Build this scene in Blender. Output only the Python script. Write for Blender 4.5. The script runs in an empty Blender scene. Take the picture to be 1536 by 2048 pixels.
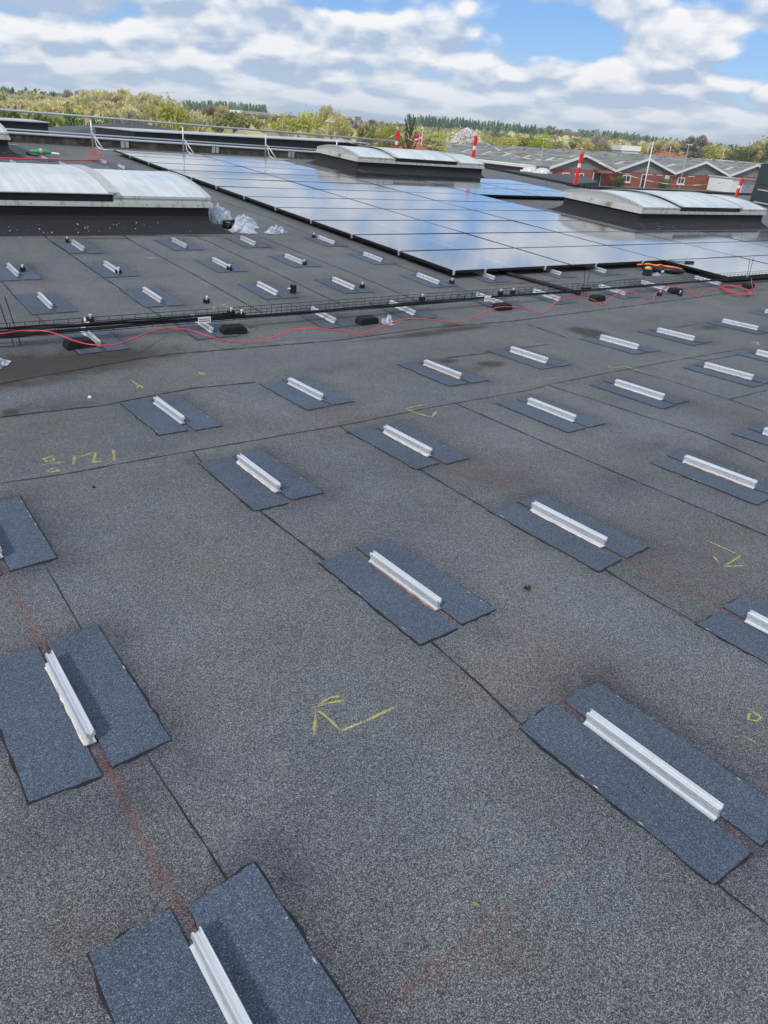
import bpy, bmesh, math, random
import numpy as np
from mathutils import Matrix, Vector
PI = math.pi
random.seed(7)
DATA = {
 'MOUNTS': [['the nearest row', 0.327, 0.51], ['the nearest row', 1.578, 0.484], ['the nearest row', 2.55, 0.5], ['the second row', 0.319, 1.631], ['the second row', 1.581, 1.618], ['the second row', 2.547, 1.6], ['the second row', 3.835, 1.586], ['the second row', 4.8, 1.62], ['the third row', 0.325, 2.81], ['the third row', 1.573, 2.812], ['the third row', 2.544, 2.811], ['the third row', 3.797, 2.812], ['the third row', 4.824, 2.825], ['the third row', 6.077, 2.805], ['the third row', 7.08, 2.86], ['the fourth row', 1.55, 3.923], ['the fourth row', 2.535, 3.936], ['the fourth row', 3.773, 3.913], ['the fourth row', 4.806, 3.952], ['the fourth row', 6.064, 3.93], ['the fourth row', 6.984, 3.911], ['the fourth row', 8.253, 3.911], ['the fourth row', 9.5, 4.03], ['the row under the cable tray', 1.64, 5.754], ['the row under the cable tray', 2.616, 5.826], ['the row under the cable tray', 3.853, 5.786], ['the row under the cable tray', 4.846, 5.802], ['the row under the cable tray', 6.18, 5.866], ['the row under the cable tray', 7.139, 5.837], ['the row under the cable tray', 8.418, 5.814], ['the row under the cable tray', 9.415, 5.836], ['the row under the cable tray', 10.821, 5.865], ['the first row behind the cable tray', 1.581, 6.855], ['the first row behind the cable tray', 2.56, 6.839], ['the first row behind the cable tray', 3.812, 6.838], ['the first row behind the cable tray', 4.809, 6.859], ['the first row behind the cable tray', 6.073, 6.862], ['the first row behind the cable tray', 7.069, 6.905], ['the first row behind the cable tray', 8.401, 6.92], ['the first row behind the cable tray', 9.394, 6.903], ['the second row behind the cable tray', 1.588, 8.047], ['the second row behind the cable tray', 2.559, 8.007], ['the second row behind the cable tray', 3.835, 8.01], ['the second row behind the cable tray', 4.885, 8.112], ['the second row behind the cable tray', 6.098, 8.084], ['the third row behind the cable tray', 0.30000000000000004, 8.98], ['the third row behind the cable tray', 2.549, 9.141], ['the third row behind the cable tray', 3.815, 9.185], ['the third row behind the cable tray', 4.821, 9.249], ['the third row behind the cable tray', 6.069, 9.209], ['the row behind the left skylight', 3.606, 16.871], ['the row behind the left skylight', 4.569, 16.959], ['the row behind the left skylight', 5.772, 16.947], ['the farthest row at left', 4.447, 17.848], ['the farthest row at left', 5.658, 17.784]],
 'SEAMS': [[[0.476,3.559],[0.765,3.529],[1.431,3.518],[1.966,3.498],[2.376,3.478],[2.725,3.489],[3.233,3.496],[4.1,3.473],[4.317,3.511],[5.334,3.526],[5.844,3.525],[6.328,3.518],[7.257,3.487]],[[0.461,2.731],[0.46,2.6],[0.449,2.182],[0.446,2.085]],[[0.433,1.565],[0.431,1.495],[0.436,1.254],[0.442,1.049],[0.445,1.009]],[[1.428,3.511],[1.407,3.347]],[[1.404,2.749],[1.404,2.641],[1.409,2.336],[1.417,2.168],[1.415,2.09]],[[1.436,1.565],[1.436,1.468],[1.423,1.226],[1.403,1.04],[1.4,0.986]],[[1.405,0.406],[1.402,0.371],[1.408,0.228]],[[2.376,3.478],[2.344,3.338]],[[2.386,2.774],[2.376,2.662],[2.36,2.139],[2.363,2.063]],[[2.4,1.521],[2.392,1.444],[2.376,1.241],[2.374,1.03],[2.374,0.977]],[[3.343,3.49],[3.337,2.78],[3.334,2.174],[3.349,1.264]],[[4.317,3.511],[4.366,2.824],[4.406,2.262],[4.315,1.764]],[[5.343,3.522],[5.385,3.145],[5.359,2.603],[5.312,2.276]],[[5.366,2.599],[5.662,2.595],[5.94,2.592]],[[6.206,3.768],[6.29,3.515],[6.327,3.385]],[[6.327,3.385],[6.834,3.377],[7.418,3.354]],[[0.809,5.195],[0.978,5.244],[1.474,5.35],[1.863,5.418],[2.069,5.436],[2.839,5.385],[3.631,5.339],[4.661,5.404],[5.788,5.34],[8.283,5.424],[10.077,5.499],[11.612,5.521]],[[1.058,6.356],[1.418,6.335],[2.336,6.319],[2.637,6.302],[3.334,6.253],[3.599,6.238],[3.986,6.23],[4.313,6.263],[4.576,6.257],[5.018,6.272],[5.282,6.294],[5.861,6.27],[6.329,6.255],[7.34,6.302],[7.803,6.334]],[[2.349,10.081],[2.338,9.606],[2.356,8.977],[2.359,8.55],[2.368,7.779],[2.381,7.448],[2.39,6.738],[2.393,6.384]],[[3.307,10.033],[3.299,9.47],[3.343,7.92],[3.349,6.302]],[[4.259,9.985],[4.292,9.453],[4.321,7.907],[4.313,6.263]],[[5.211,9.901],[5.241,8.891],[5.288,7.646],[5.282,6.294]],[[6.09,12.877],[6.2,11.283],[6.109,9.779],[6.18,8.696],[6.221,7.889],[6.26,6.7],[6.243,6.251]],[[1.407,7.879],[1.393,7.412],[1.417,6.723],[1.418,6.335]],[[0.672,4.519],[1.089,4.494],[1.234,4.475],[1.884,4.572],[2.339,4.514]],[[4.119,4.465],[4.542,4.445],[5.034,4.447],[5.4,4.436]],[[5.876,5.191],[5.83,4.816],[5.785,4.581]],[[6.699,6.687],[7.458,6.696],[8.034,6.697]],[[1.864,10.106],[3.024,10.047],[4.634,9.931]],[[2.368,9.867],[3.336,9.838]],[[8.034,6.697],[8.363,6.356],[9.252,6.529],[9.87,6.538]]],
 'YELLOW': [[[1.022,1.397],[0.967,1.417],[0.908,1.426]],[[1.025,1.42],[0.978,1.434],[0.93,1.428]],[[0.909,1.41],[0.878,1.364],[0.851,1.324]],[[0.908,1.426],[0.922,1.392],[0.926,1.348],[0.926,1.294]],[[0.924,1.297],[1.028,1.291],[1.136,1.292]],[[0.788,3.775],[0.754,3.778],[0.723,3.764],[0.728,3.724],[0.755,3.709],[0.769,3.732],[0.763,3.766]],[[0.689,3.685],[0.732,3.684],[0.801,3.677]],[[0.761,3.61],[0.726,3.614],[0.697,3.594],[0.713,3.572],[0.742,3.577],[0.761,3.61]],[[0.725,3.565],[0.765,3.571]],[[0.869,3.732],[0.829,3.609]],[[0.876,3.704],[0.963,3.729],[0.974,3.715],[0.924,3.602],[0.973,3.59]],[[1.071,3.727],[1.019,3.558]],[[3.169,3.564],[2.959,3.55],[2.953,3.462],[2.994,3.331]],[[3.104,3.409],[2.994,3.331]],[[3.035,1.397],[3.036,1.32],[3.036,1.225],[2.911,1.214],[2.872,1.217]],[[2.931,1.298],[2.881,1.237]],[[2.868,1.215],[2.976,1.159]],[[2.074,0.679],[2.071,0.621],[2.042,0.621],[2.025,0.64],[2.052,0.652],[2.066,0.646]],[[1.939,0.616],[1.948,0.561]],[[2.041,0.59],[2.047,0.571]],[[1.586,4.92],[1.586,4.764]],[[1.548,4.707],[1.593,4.774],[1.592,4.686]],[[2.082,4.913],[2.076,4.802]],[[2.105,4.902],[2.099,4.819]],[[5.302,3.678],[5.217,3.613],[5.407,3.579],[5.399,3.396]],[[7.522,3.62],[7.522,3.507],[7.673,3.603],[7.497,3.585]],[[3.103,6.672],[3.115,6.522],[2.935,6.514],[3.008,6.603]],[[5.396,6.621],[5.556,6.495],[5.325,6.502]],[[3.096,8.757],[3.23,8.714],[3.121,8.649]],[[2.034,9.977],[2.064,9.916]],[[3.729,3.263],[3.712,3.247]]],
 'PALE': [[[2.583,4.896],[2.608,4.823],[2.532,4.707],[2.59,4.695]],[[3.814,4.887],[3.807,4.743],[3.867,4.681]],[[4.254,4.815],[4.287,4.743]],[[4.741,4.691],[4.744,4.589]],[[7.04,4.856],[6.98,4.666]],[[6.484,4.857],[6.518,4.692]],[[5.234,8.892],[5.402,8.78]],[[3.814,10.041],[3.83,9.907]],[[8.483,5.171],[8.44,4.897]]],
 'RED': [[[0.317,3.382],[0.316,2.687]],[[0.316,2.687],[0.318,2.323],[0.318,2.125]],[[0.323,1.622],[0.329,1.518],[0.324,1.34],[0.32,1.216],[0.324,1.051],[0.331,0.947]],[[2.711,2.637],[2.651,2.36],[2.574,2.159]],[[2.557,1.594],[2.55,1.489],[2.564,1.146],[2.553,1.02],[2.561,0.898]],[[0.498,0.622],[0.59,0.614],[0.84,0.616],[1.244,0.62]],[[1.569,1.081],[1.594,1.025],[1.585,0.909]],[[1.577,0.479],[1.574,0.389]],[[2.596,2.146],[2.566,2.046]],[[1.573,2.792],[1.583,2.628]],[[1.58,1.607],[1.584,1.515]],[[2.537,2.789],[2.555,2.413]]],
 'DIRT': [[1.061,5.471,1.0,0.35,0.9],[1.412,5.498,0.9,0.25,0.9],[0.816,5.229,0.8,0.25,0.7],[1.691,5.451,0.5,0.12,0.5],[4.527,5.242,0.45,0.1,0.8],[5.013,5.278,0.5,0.1,0.8],[4.06,5.258,0.4,0.06,0.6],[5.026,5.423,0.15,0.08,0.7],[6.233,4.681,0.2,0.22,1.0],[6.152,4.501,0.16,0.1,0.9],[4.346,4.157,0.16,0.1,0.9],[4.061,4.386,0.1,0.08,0.8],[4.126,4.09,0.25,0.1,0.5],[0.745,4.583,0.06,0.1,0.9],[0.971,4.606,0.5,0.2,0.45],[7.858,4.249,0.35,0.14,0.6],[7.629,4.417,0.5,0.05,0.6],[8.965,6.013,0.3,0.12,0.4],[1.38,3.4,0.1,0.1,0.4],[9.461,6.49,0.3,0.1,0.3],[2.007,1.548,0.012,0.012,1]],
 'TORCH': [[1.672,1.528,0.05,0.1,0.8],[1.656,1.405,0.08,0.07,0.6],[1.432,1.437,0.06,0.1,0.5],[1.83,1.041,0.1,0.05,0.9],[1.827,0.88,0.05,0.2,0.7],[1.816,0.677,0.05,0.2,0.6],[2.676,2.168,0.2,0.08,0.7],[2.723,2.356,0.2,0.2,0.4],[3.902,2.26,0.35,0.15,0.6],[3.296,2.038,0.3,0.15,0.5],[4.248,2.028,0.4,0.15,0.4],[5.001,3.339,0.2,0.06,0.7],[4.463,3.028,0.2,0.1,0.4],[2.936,4.598,0.3,0.12,0.5],[3.171,4.601,0.2,0.08,0.6],[1.885,3.852,0.15,0.2,0.35],[1.791,3.3,0.06,0.04,0.7],[0.527,2.174,0.05,0.05,0.5],[0.536,1.471,0.08,0.2,0.4],[0.558,1.002,0.09,0.14,1.0],[0.564,0.92,0.07,0.14,0.8],[0.329,1.4,0.14,0.1,0.7],[0.208,1.407,0.16,0.08,0.6],[0.51,1.444,0.05,0.08,0.8],[0.57,2.096,0.04,0.12,0.8],[0.282,1.014,0.05,0.06,0.5],[0.557,0.867,0.06,0.2,0.5],[1.527,0.377,0.06,0.06,0.8],[1.714,6.504,0.3,0.2,0.3],[4.719,8.136,0.4,0.2,0.3],[4.186,6.391,0.3,0.1,0.4],[7.012,3.968,0.3,0.1,0.5],[7.51,4.791,0.4,0.06,0.4],[3.827,4.273,0.2,0.06,0.4],[1.786,4.458,0.2,0.1,0.3]],
 'CORD': [[0.762,5.773,0.15],[0.962,5.81,0.15],[1.139,5.847,0.15],[1.291,5.763,0.15],[1.411,5.568,0.13],[1.514,5.438,0.13],[1.699,5.449,0.12],[2.041,5.748,0.09],[2.275,5.917,0.05],[2.351,5.679,0.1],[2.357,5.403,0.14],[2.523,5.389,0.08],[2.746,5.475,0.02],[2.977,5.466,0.04],[3.208,5.446,0.1],[3.403,5.351,0.12],[3.748,5.383,0.05],[3.863,5.37,0.03],[4.115,5.421,0.05],[4.378,5.46,0.09],[4.632,5.39,0.1],[5.088,5.408,0.03],[5.448,5.465,0.07],[5.743,5.479,0.12],[6.167,5.501,0.07],[6.371,5.449,0.02],[6.543,5.498,0.04],[6.729,5.532,0.11],[7.0,5.509,0.14],[7.412,5.604,0.08],[7.588,5.507,0.01],[7.77,5.607,0.04],[8.007,5.618,0.11],[8.183,5.525,0.13],[8.495,5.456,0.01],[8.805,5.634,0.05],[9.095,5.661,0.12],[9.4,5.586,0.11],[9.571,5.464,0.01],[9.978,5.599,0.05],[10.505,5.675,0.04],[10.678,5.763,0.02],[10.83,5.811,0.0206],[10.947,5.819,0.0212],[11.004,5.786,0.0218],[11.008,5.713,0.0224],[10.98,5.609,0.023],[10.93,5.494,0.0236],[10.85,5.39,0.0242],[10.734,5.319,0.0248],[10.588,5.287,0.0254],[10.467,5.312,0.026],[10.393,5.367,0.0266],[10.391,5.448,0.027200000000000002],[10.454,5.542,0.0278],[10.55,5.64,0.0284],[10.649,5.727,0.028999999999999998],[10.742,5.785,0.0296],[10.831,5.797,0.030199999999999998],[10.917,5.759,0.0308],[10.977,5.676,0.0314],[10.98,5.57,0.032],[10.907,5.463,0.0326],[10.776,5.373,0.0332],[10.628,5.312,0.0338],[10.496,5.274,0.0344],[10.427,5.284,0.035],[10.402,5.336,0.0356],[10.393,5.415,0.036199999999999996],[10.406,5.518,0.0368],[10.454,5.622,0.0374],[10.55,5.705,0.038],[10.685,5.752,0.038599999999999995],[10.822,5.754,0.0392],[10.913,5.715,0.0398],[10.929,5.644,0.0404],[10.878,5.551,0.040999999999999995],[10.793,5.451,0.0416],[10.702,5.356,0.0422],[10.6,5.276,0.0428],[10.488,5.235,0.043399999999999994],[10.395,5.252,0.044],[10.332,5.321,0.0446],[10.296,5.404,0.0452],[10.33,5.498,0.045799999999999993],[10.429,5.588,0.0464],[10.557,5.662,0.047],[10.672,5.71,0.047599999999999996],[10.752,5.723,0.04819999999999999],[10.798,5.693,0.048799999999999996],[10.822,5.623,0.0494],[10.824,5.523,0.05],[10.787,5.416,0.0506],[10.697,5.324,0.051199999999999996],[10.542,5.25,0.0518],[10.391,5.223,0.0524],[10.295,5.241,0.05299999999999999],[10.276,5.298,0.053599999999999995],[10.293,5.373,0.0542],[10.341,5.461,0.0548],[10.402,5.556,0.05539999999999999],[10.601,5.303,0.02],[10.873,5.33,0.02],[10.992,5.446,0.05],[11.018,5.511,0.12],[11.269,5.658,0.14]],
 'BLK': [[1.773,6.412,0],[2.977,6.739,0],[4.037,6.893,1],[4.961,6.918,0],[6.293,6.869,2]],
 'CLAMP': [[1.681,8.264],[2.502,9.622],[2.566,8.028],[3.829,7.986],[4.905,8.109],[6.031,9.71],[8.995,5.685],[9.348,5.607]],
 'MISC': {'pebble':[1.228,4.658],'twig':[1.992,1.548],'bag':[5.113,10.271],'bagleft':[0.881,5.534],'drill':[10.083,6.69],'knee':[10.596,6.868],'green':[4.511,18.884],'bit':[2.52,2.111],'leaf1':[1.081,0.734],'leaf2':[0.88,0.671],'stone':[0.837,3.305],'rod':[7.799,6.052]},
 'BAR': [[7.515,7.059],[7.701,5.979]],
 'CORD2': [[3.488,17.625],[4.026,17.834],[4.197,17.738],[4.528,17.947],[4.965,17.864],[5.88,18.378]],
 'BOXB': [[8.86,28.66,1.0],[10.31,24.5,1.0],[15.36,21.96,1.0]],
 'BOXA': [[6.58,32.0,1.0],[7.25,28.5,1.0]],
 'PROOF': [[24.0,84.71,0.4],[23.3,91.71,-0.4],[28.05,84.87,-0.4],[23.45,75.96,-0.6],[18.26,72.37,-0.6]],
 'CARPORT': [[58.23,60.73,-1.5],[63.57,51.41,-1.5],[56.26,45.81,-1.5],[56.17,49.94,-1.5],[56.17,56.9,-1.5]],
 'DOMES': [[60.3,56.74,-1.5],[60.11,54.82,-1.5]],
 'FAC': [106.986,94.862,15.8,1.718],
 'POLES': [['lamp', 37.88, 58.91, 1.75], ['pole', 74.16, 130.43, 1.6], ['pole', 77.6, 173.47, 1.12], ['pole', 84.24, 170.35, 1.36], ['pole', 87.95, 168.47, 1.51], ['pole', 89.94, 167.41, 1.24], ['flag', 88.95, 108.17, 1.5], ['pole', 168.29, 164.08, 3.01], ['lamp', 81.67, 73.75, 1.52], ['flagpole', 86.23, 59.99, 2.05], ['lamp', 88.54, 56.51, 1.92], ['pole', 212.32, 141.31, 1.79], ['pole', 220.19, 128.69, 2.45]],
 'cal': {'f':1435.434510237114,'C':[0.026268779550444786,0.03169523941302599,1.5244252871607304],'G':[[0.9998516275928976,0.0,0.01722564366964207],[-0.000358071290180641,0.9997839247565923,0.02078402230694941],[-0.0172219216344933,-0.02078710653998344,0.999635584409094]],'Fy':[0.0012907558081098232,0.9985305541820076,0.05417625231055129],'Fz':[0.017177215993207706,-0.054190443344964714,0.9983828619827159],'SH':5.304912603360817,'WX':[0.8002472027505143,-0.5967576094080748,0.05903194138376856],'WY':[-0.24013887855376861,-0.40910667759133135,-0.8803209899560052],'WF':[0.5494886108891751,0.6902985455321068,-0.4706911774607025]},
}
S = bpy.context.scene
COL = S.collection
CAL = DATA['cal']
# ------------------------------------------------------------------ camera
G = np.array(CAL['G']); C0 = np.array(CAL['C'])
NX, NY, NZ = [Vector(G[:, i]) for i in range(3)]
FY, FZ = Vector(CAL['Fy']), Vector(CAL['Fz'])
SH = CAL['SH']
cam = bpy.data.cameras.new('camera')
camo = bpy.data.objects.new('camera', cam); COL.objects.link(camo)
cam.sensor_fit = 'HORIZONTAL'; cam.sensor_width = 36.0
cam.lens = 36.0 * CAL['f'] / 1536.0
cam.clip_start = 0.05; cam.clip_end = 6000
WX, WY, WF = Vector(CAL['WX']), Vector(CAL['WY']), Vector(CAL['WF'])
m = Matrix.Identity(4)
for i in range(3):
    m[i][0] = WX[i]; m[i][1] = -WY[i]; m[i][2] = -WF[i]; m[i][3] = C0[i]
camo.matrix_world = m
S.camera = camo
# ------------------------------------------------------------------ light
SUN_AZ, SUN_EL = math.radians(-62), math.radians(40)   # azimuth from +Y towards +X
sd = Vector((math.sin(SUN_AZ) * math.cos(SUN_EL), math.cos(SUN_AZ) * math.cos(SUN_EL), math.sin(SUN_EL)))
SUN_DIR = Vector((-0.80, -0.42, 0.0)).normalized() * math.cos(SUN_EL) + Vector((0, 0, math.sin(SUN_EL)))
sun = bpy.data.lights.new('sun', 'SUN'); suno = bpy.data.objects.new('sun', sun); COL.objects.link(suno)
sun.energy = 2.6; sun.angle = math.radians(5); sun.color = (1.0, 0.96, 0.90)
suno.rotation_euler = SUN_DIR.to_track_quat('Z', 'Y').to_euler()
S.view_settings.view_transform = 'Standard'; S.view_settings.look = 'None'
S.view_settings.exposure = 0.0; S.view_settings.gamma = 1.0

class NT:
    """small helper for node trees"""
    def __init__(s, tree): s.t = tree; s.n = tree.nodes; s.l = tree.links
    def node(s, typ, **kw):
        n = s.n.new(typ)
        for k, v in kw.items(): setattr(n, k, v)
        return n
    def put(s, sock, v):
        if hasattr(v, 'links') or isinstance(v, bpy.types.NodeSocket): s.l.new(v, sock)
        else: sock.default_value = v
    def math(s, op, a, b=None, c=None, clamp=False):
        n = s.node('ShaderNodeMath', operation=op); n.use_clamp = clamp
        s.put(n.inputs[0], a)
        if b is not None: s.put(n.inputs[1], b)
        if c is not None: s.put(n.inputs[2], c)
        return n.outputs[0]
    def vmath(s, op, a, b=None, out=0):
        n = s.node('ShaderNodeVectorMath', operation=op)
        s.put(n.inputs[0], a)
        if b is not None:
            if op == 'SCALE': s.put(n.inputs['Scale'], b)
            else: s.put(n.inputs[1], b)
        return n.outputs[out]
    def mapr(s, v, a, b, c=0.0, d=1.0, smooth=True):
        n = s.node('ShaderNodeMapRange'); n.interpolation_type = 'SMOOTHSTEP' if smooth else 'LINEAR'
        s.put(n.inputs['Value'], v)
        for k, q in zip(('From Min', 'From Max', 'To Min', 'To Max'), (a, b, c, d)): s.put(n.inputs[k], q)
        return n.outputs[0]
    def noise(s, vec, scale, detail=4, rough=0.5, dist=0.0, out='Fac', w=None):
        n = s.node('ShaderNodeTexNoise')
        if vec is not None: s.l.new(vec, n.inputs['Vector'])
        n.inputs['Scale'].default_value = scale; n.inputs['Detail'].default_value = detail
        n.inputs['Roughness'].default_value = rough; n.inputs['Distortion'].default_value = dist
        return n.outputs[out]
    def mix(s, f, a, b, mode='MIX'):
        n = s.node('ShaderNodeMix', data_type='RGBA', blend_type=mode)
        s.put(n.inputs[0], f); s.put(n.inputs[6], a); s.put(n.inputs[7], b)
        return n.outputs[2]
    def sep(s, v):
        n = s.node('ShaderNodeSeparateXYZ'); s.l.new(v, n.inputs[0]); return n.outputs
    def comb(s, x, y, z):
        n = s.node('ShaderNodeCombineXYZ')
        for i, v in enumerate((x, y, z)): s.put(n.inputs[i], v)
        return n.outputs[0]

# ------------------------------------------------------------------ sky
W = bpy.data.worlds.new('World'); S.world = W; W.use_nodes = True
W.node_tree.nodes.clear()
w = NT(W.node_tree)
out = w.node('ShaderNodeOutputWorld'); bg = w.node('ShaderNodeBackground')
w.l.new(bg.outputs[0], out.inputs[0])
sky = w.node('ShaderNodeTexSky'); sky.sky_type = 'NISHITA'; sky.sun_disc = False
sky.sun_elevation = SUN_EL; sky.sun_rotation = math.atan2(SUN_DIR.x, SUN_DIR.y) % (2 * PI)
sky.air_density = 1.0; sky.dust_density = 0.6; sky.ozone_density = 2.5
tc = w.node('ShaderNodeTexCoord')
d = w.vmath('NORMALIZE', tc.outputs['Generated'])
dx, dy, dz = w.sep(d)
def cloud_uv(zoff):
    z = w.math('MAXIMUM', w.math('ADD', dz, zoff), 0.0)
    k = w.math('MULTIPLY', w.math('LOGARITHM', w.math('ADD', z, 0.045), math.e), 0.30)
    return w.comb(dx, dy, k)
def fbm(zoff, sc=7.5, det=8, ro=0.55):
    uv = cloud_uv(zoff)
    n = w.noise(uv, sc, det, ro, 0.15)
    v = w.node('ShaderNodeTexVoronoi'); v.feature = 'F1'; w.l.new(uv, v.inputs['Vector'])
    v.inputs['Scale'].default_value = 15; v.inputs['Detail'].default_value = 1.0; v.inputs['Roughness'].default_value = .5
    return w.math('ADD', w.math('MULTIPLY', n, .72), w.math('MULTIPLY', w.math('SUBTRACT', 1.0, v.outputs['Distance']), .24))
def blob(az, el, sa, se, amp):
    """broad patch of more or less cloud at a bearing / elevation (degrees)"""
    a, e = math.radians(az), math.radians(el)
    c = Vector((math.sin(a) * math.cos(e), math.cos(a) * math.cos(e), math.sin(e)))
    t = Vector((math.cos(a), -math.sin(a), 0))
    df = w.vmath('SUBTRACT', d, c)
    u = w.math('MULTIPLY', w.vmath('DOT_PRODUCT', df, t, out=1), 1 / math.radians(sa))
    v = w.math('MULTIPLY', w.math('SUBTRACT', dz, c.z), 1 / math.radians(se))
    q = w.math('ADD', w.math('MULTIPLY', u, u), w.math('MULTIPLY', v, v))
    return w.math('MULTIPLY', w.math('EXPONENT', w.math('MULTIPLY', q, -1.0)), amp)
n0 = fbm(0.0); n2 = fbm(0.014)
bias = 0.0
for b in [(31, 7.4, 4.5, 1.0, -.30), (48, 6.1, 4.2, 1.5, -.34), (60, 5.4, 2.0, 1.3, -.22), (57, 8.2, 5, .8, -.2),
          (40, 5.3, 4.5, 1.3, .18), (28, 5.2, 4.5, 1.4, .16), (54.3, 5.6, 3.0, 1.0, .22), (36, 8.2, 5, 1.0, .12),
          (47, 10.3, 6, 1.8, -.05), (34, 11.0, 4, 1.6, -.03), (58, 8.6, 7, 1.8, .16), (26, 9.5, 7, 3.0, .08), (16, 7, 6, 2, .12)]:
    bias = w.math('ADD', bias, blob(*b))
low = w.mapr(dz, 0.03, 0.10, 0.14, 0.04)
high = w.mapr(dz, 0.25, 0.6, 0.0, 0.04)
dens = w.math('ADD', w.math('ADD', w.math('ADD', n0, bias), low), high)
mask = w.mapr(dens, 0.335, 0.465)
thick = w.mapr(dens, 0.42, 0.75)
edge = w.math('MULTIPLY', w.math('SUBTRACT', n0, n2), 6.3)
fine = w.math('MULTIPLY', w.math('SUBTRACT', w.noise(cloud_uv(0), 40, 5, 0.6), 0.5), 0.5)
lit = w.math('ADD', w.math('ADD', 0.50, edge), fine, clamp=True)
lit = w.math('SUBTRACT', lit, w.math('MULTIPLY', thick, 0.10), clamp=True)
ccol = w.mix(lit, (4.5, 5.6, 7.4, 1), (10.0, 10.0, 10.0, 1))
hz = w.mapr(dz, 0.0, 0.075)
ccol = w.mix(hz, w.mix(0.5, ccol, (6.0, 7.2, 8.7, 1)), ccol)
skyc = w.mix(1.0, sky.outputs[0], (0.78, 0.98, 1.32, 1), 'MULTIPLY')
skyl = w.mix(w.mapr(dz, 0.0, 0.14), w.mix(0.55, skyc, (5.0, 6.9, 9.2, 1)), w.mix(0.5, skyc, (2.1, 4.4, 8.6, 1)))
full = w.mix(w.math('MULTIPLY', mask, 0.96), skyl, ccol)
w.l.new(full, bg.inputs[0]); bg.inputs[1].default_value = 0.1

# ------------------------------------------------------------------ helpers
def roof_axes(s): return (NX, NY, NZ, Vector((0, 0, 0)), 0.0) if s <= SH else (NX, FY, FZ, NY * SH, SH)
def P(x, s, h=0.0):
    ax, ay, az, o, s0 = roof_axes(s)
    return o + ax * x + ay * (s - s0) + az * h
def RM(x, s, h=0.0, rot=0.0):
    """frame lying on the roof: local x along the valley, local y up the roof, z normal"""
    ax, ay, az, o, s0 = roof_axes(s)
    c, sn = math.cos(rot), math.sin(rot)
    a = ax * c + ay * sn; b = ay * c - ax * sn
    M = Matrix.Identity(4); p = P(x, s, h)
    for i in range(3): M[i][0] = a[i]; M[i][1] = b[i]; M[i][2] = az[i]; M[i][3] = p[i]
    return M
def TM(x, y, z, rot=0.0): return Matrix.Translation((x, y, z)) @ Matrix.Rotation(rot, 4, 'Z')

class MB:
    def __init__(s): s.v = []; s.f = []; s.mi = []; s.cur = 0
    def add(s, vs, fs):
        o = len(s.v); s.v += [tuple(q) for q in vs]; s.f += [tuple(i + o for i in f) for f in fs]; s.mi += [s.cur] * len(fs); return s
    def box(s, x0, x1, y0, y1, z0, z1):
        v = [(x, y, z) for z in (z0, z1) for y in (y0, y1) for x in (x0, x1)]
        return s.add(v, [(0, 2, 3, 1), (4, 5, 7, 6), (0, 1, 5, 4), (2, 6, 7, 3), (0, 4, 6, 2), (1, 3, 7, 5)])
    def prism(s, poly, a, b, axis='y'):
        """poly of 2-d points extruded from a to b along axis"""
        n = len(poly)
        def q(p, t): return {'y': (p[0], t, p[1]), 'x': (t, p[0], p[1]), 'z': (p[0], p[1], t)}[axis]
        v = [q(p, a) for p in poly] + [q(p, b) for p in poly]
        f = [tuple(range(n)), tuple(range(2 * n - 1, n - 1, -1))] + [(i, (i + 1) % n + 0, (i + 1) % n + n, i + n) for i in range(n)]
        return s.add(v, f)
    def tube(s, pts, r, n=6, cap=True, r2=None):
        pts = [Vector(p) for p in pts]; N = len(pts); vs = []; fs = []
        ref = Vector((0, 0, 1)); prev = None
        for i, p in enumerate(pts):
            t = (pts[min(i + 1, N - 1)] - pts[max(i - 1, 0)])
            if t.length < 1e-9: t = Vector((0, 0, 1))
            t.normalize()
            if prev is None:
                a = t.cross(ref)
                if a.length < .1: a = t.cross(Vector((1, 0, 0)))
            else: a = prev - t * prev.dot(t)
            if a.length < 1e-6: a = t.orthogonal()
            a.normalize(); b = t.cross(a); prev = a
            rr = r if r2 is None else r + (r2 - r) * i / max(1, N - 1)
            for k in range(n):
                g = 2 * PI * k / n; vs.append(p + (a * math.cos(g) + b * math.sin(g)) * rr)
        for i in range(N - 1):
            for k in range(n):
                k2 = (k + 1) % n; fs.append((i * n + k, i * n + k2, (i + 1) * n + k2, (i + 1) * n + k))
        if cap: fs += [tuple(range(n - 1, -1, -1)), tuple((N - 1) * n + k for k in range(n))]
        return s.add(vs, fs)
    def quad(s, c, a, b):
        c, a, b = Vector(c), Vector(a), Vector(b)
        return s.add([c - a - b, c + a - b, c + a + b, c - a + b], [(0, 1, 2, 3)])
    def mesh(s, name, mats, smooth=False):
        me = bpy.data.meshes.new(name); me.from_pydata(s.v, [], s.f)
        if not isinstance(mats, (list, tuple)): mats = [mats]
        for q in mats: me.materials.append(q)
        if len(mats) > 1: me.polygons.foreach_set('material_index', s.mi)
        if smooth: me.polygons.foreach_set('use_smooth', [True] * len(me.polygons))
        me.update(); return me
    def build(s, name, mats, parent=None, smooth=False, bevel=0):
        me = s.mesh(name, mats, smooth)
        if bevel:
            bm = bmesh.new(); bm.from_mesh(me)
            bmesh.ops.remove_doubles(bm, verts=bm.verts, dist=1e-5)
            bmesh.ops.recalc_face_normals(bm, faces=bm.faces)
            bmesh.ops.bevel(bm, geom=[e for e in bm.edges if e.is_manifold and e.calc_face_angle(0) > .5], offset=bevel, segments=2, affect='EDGES', clamp_overlap=True)
            bm.to_mesh(me); bm.free()
        o = bpy.data.objects.new(name, me); COL.objects.link(o); o.parent = parent
        return o
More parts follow.
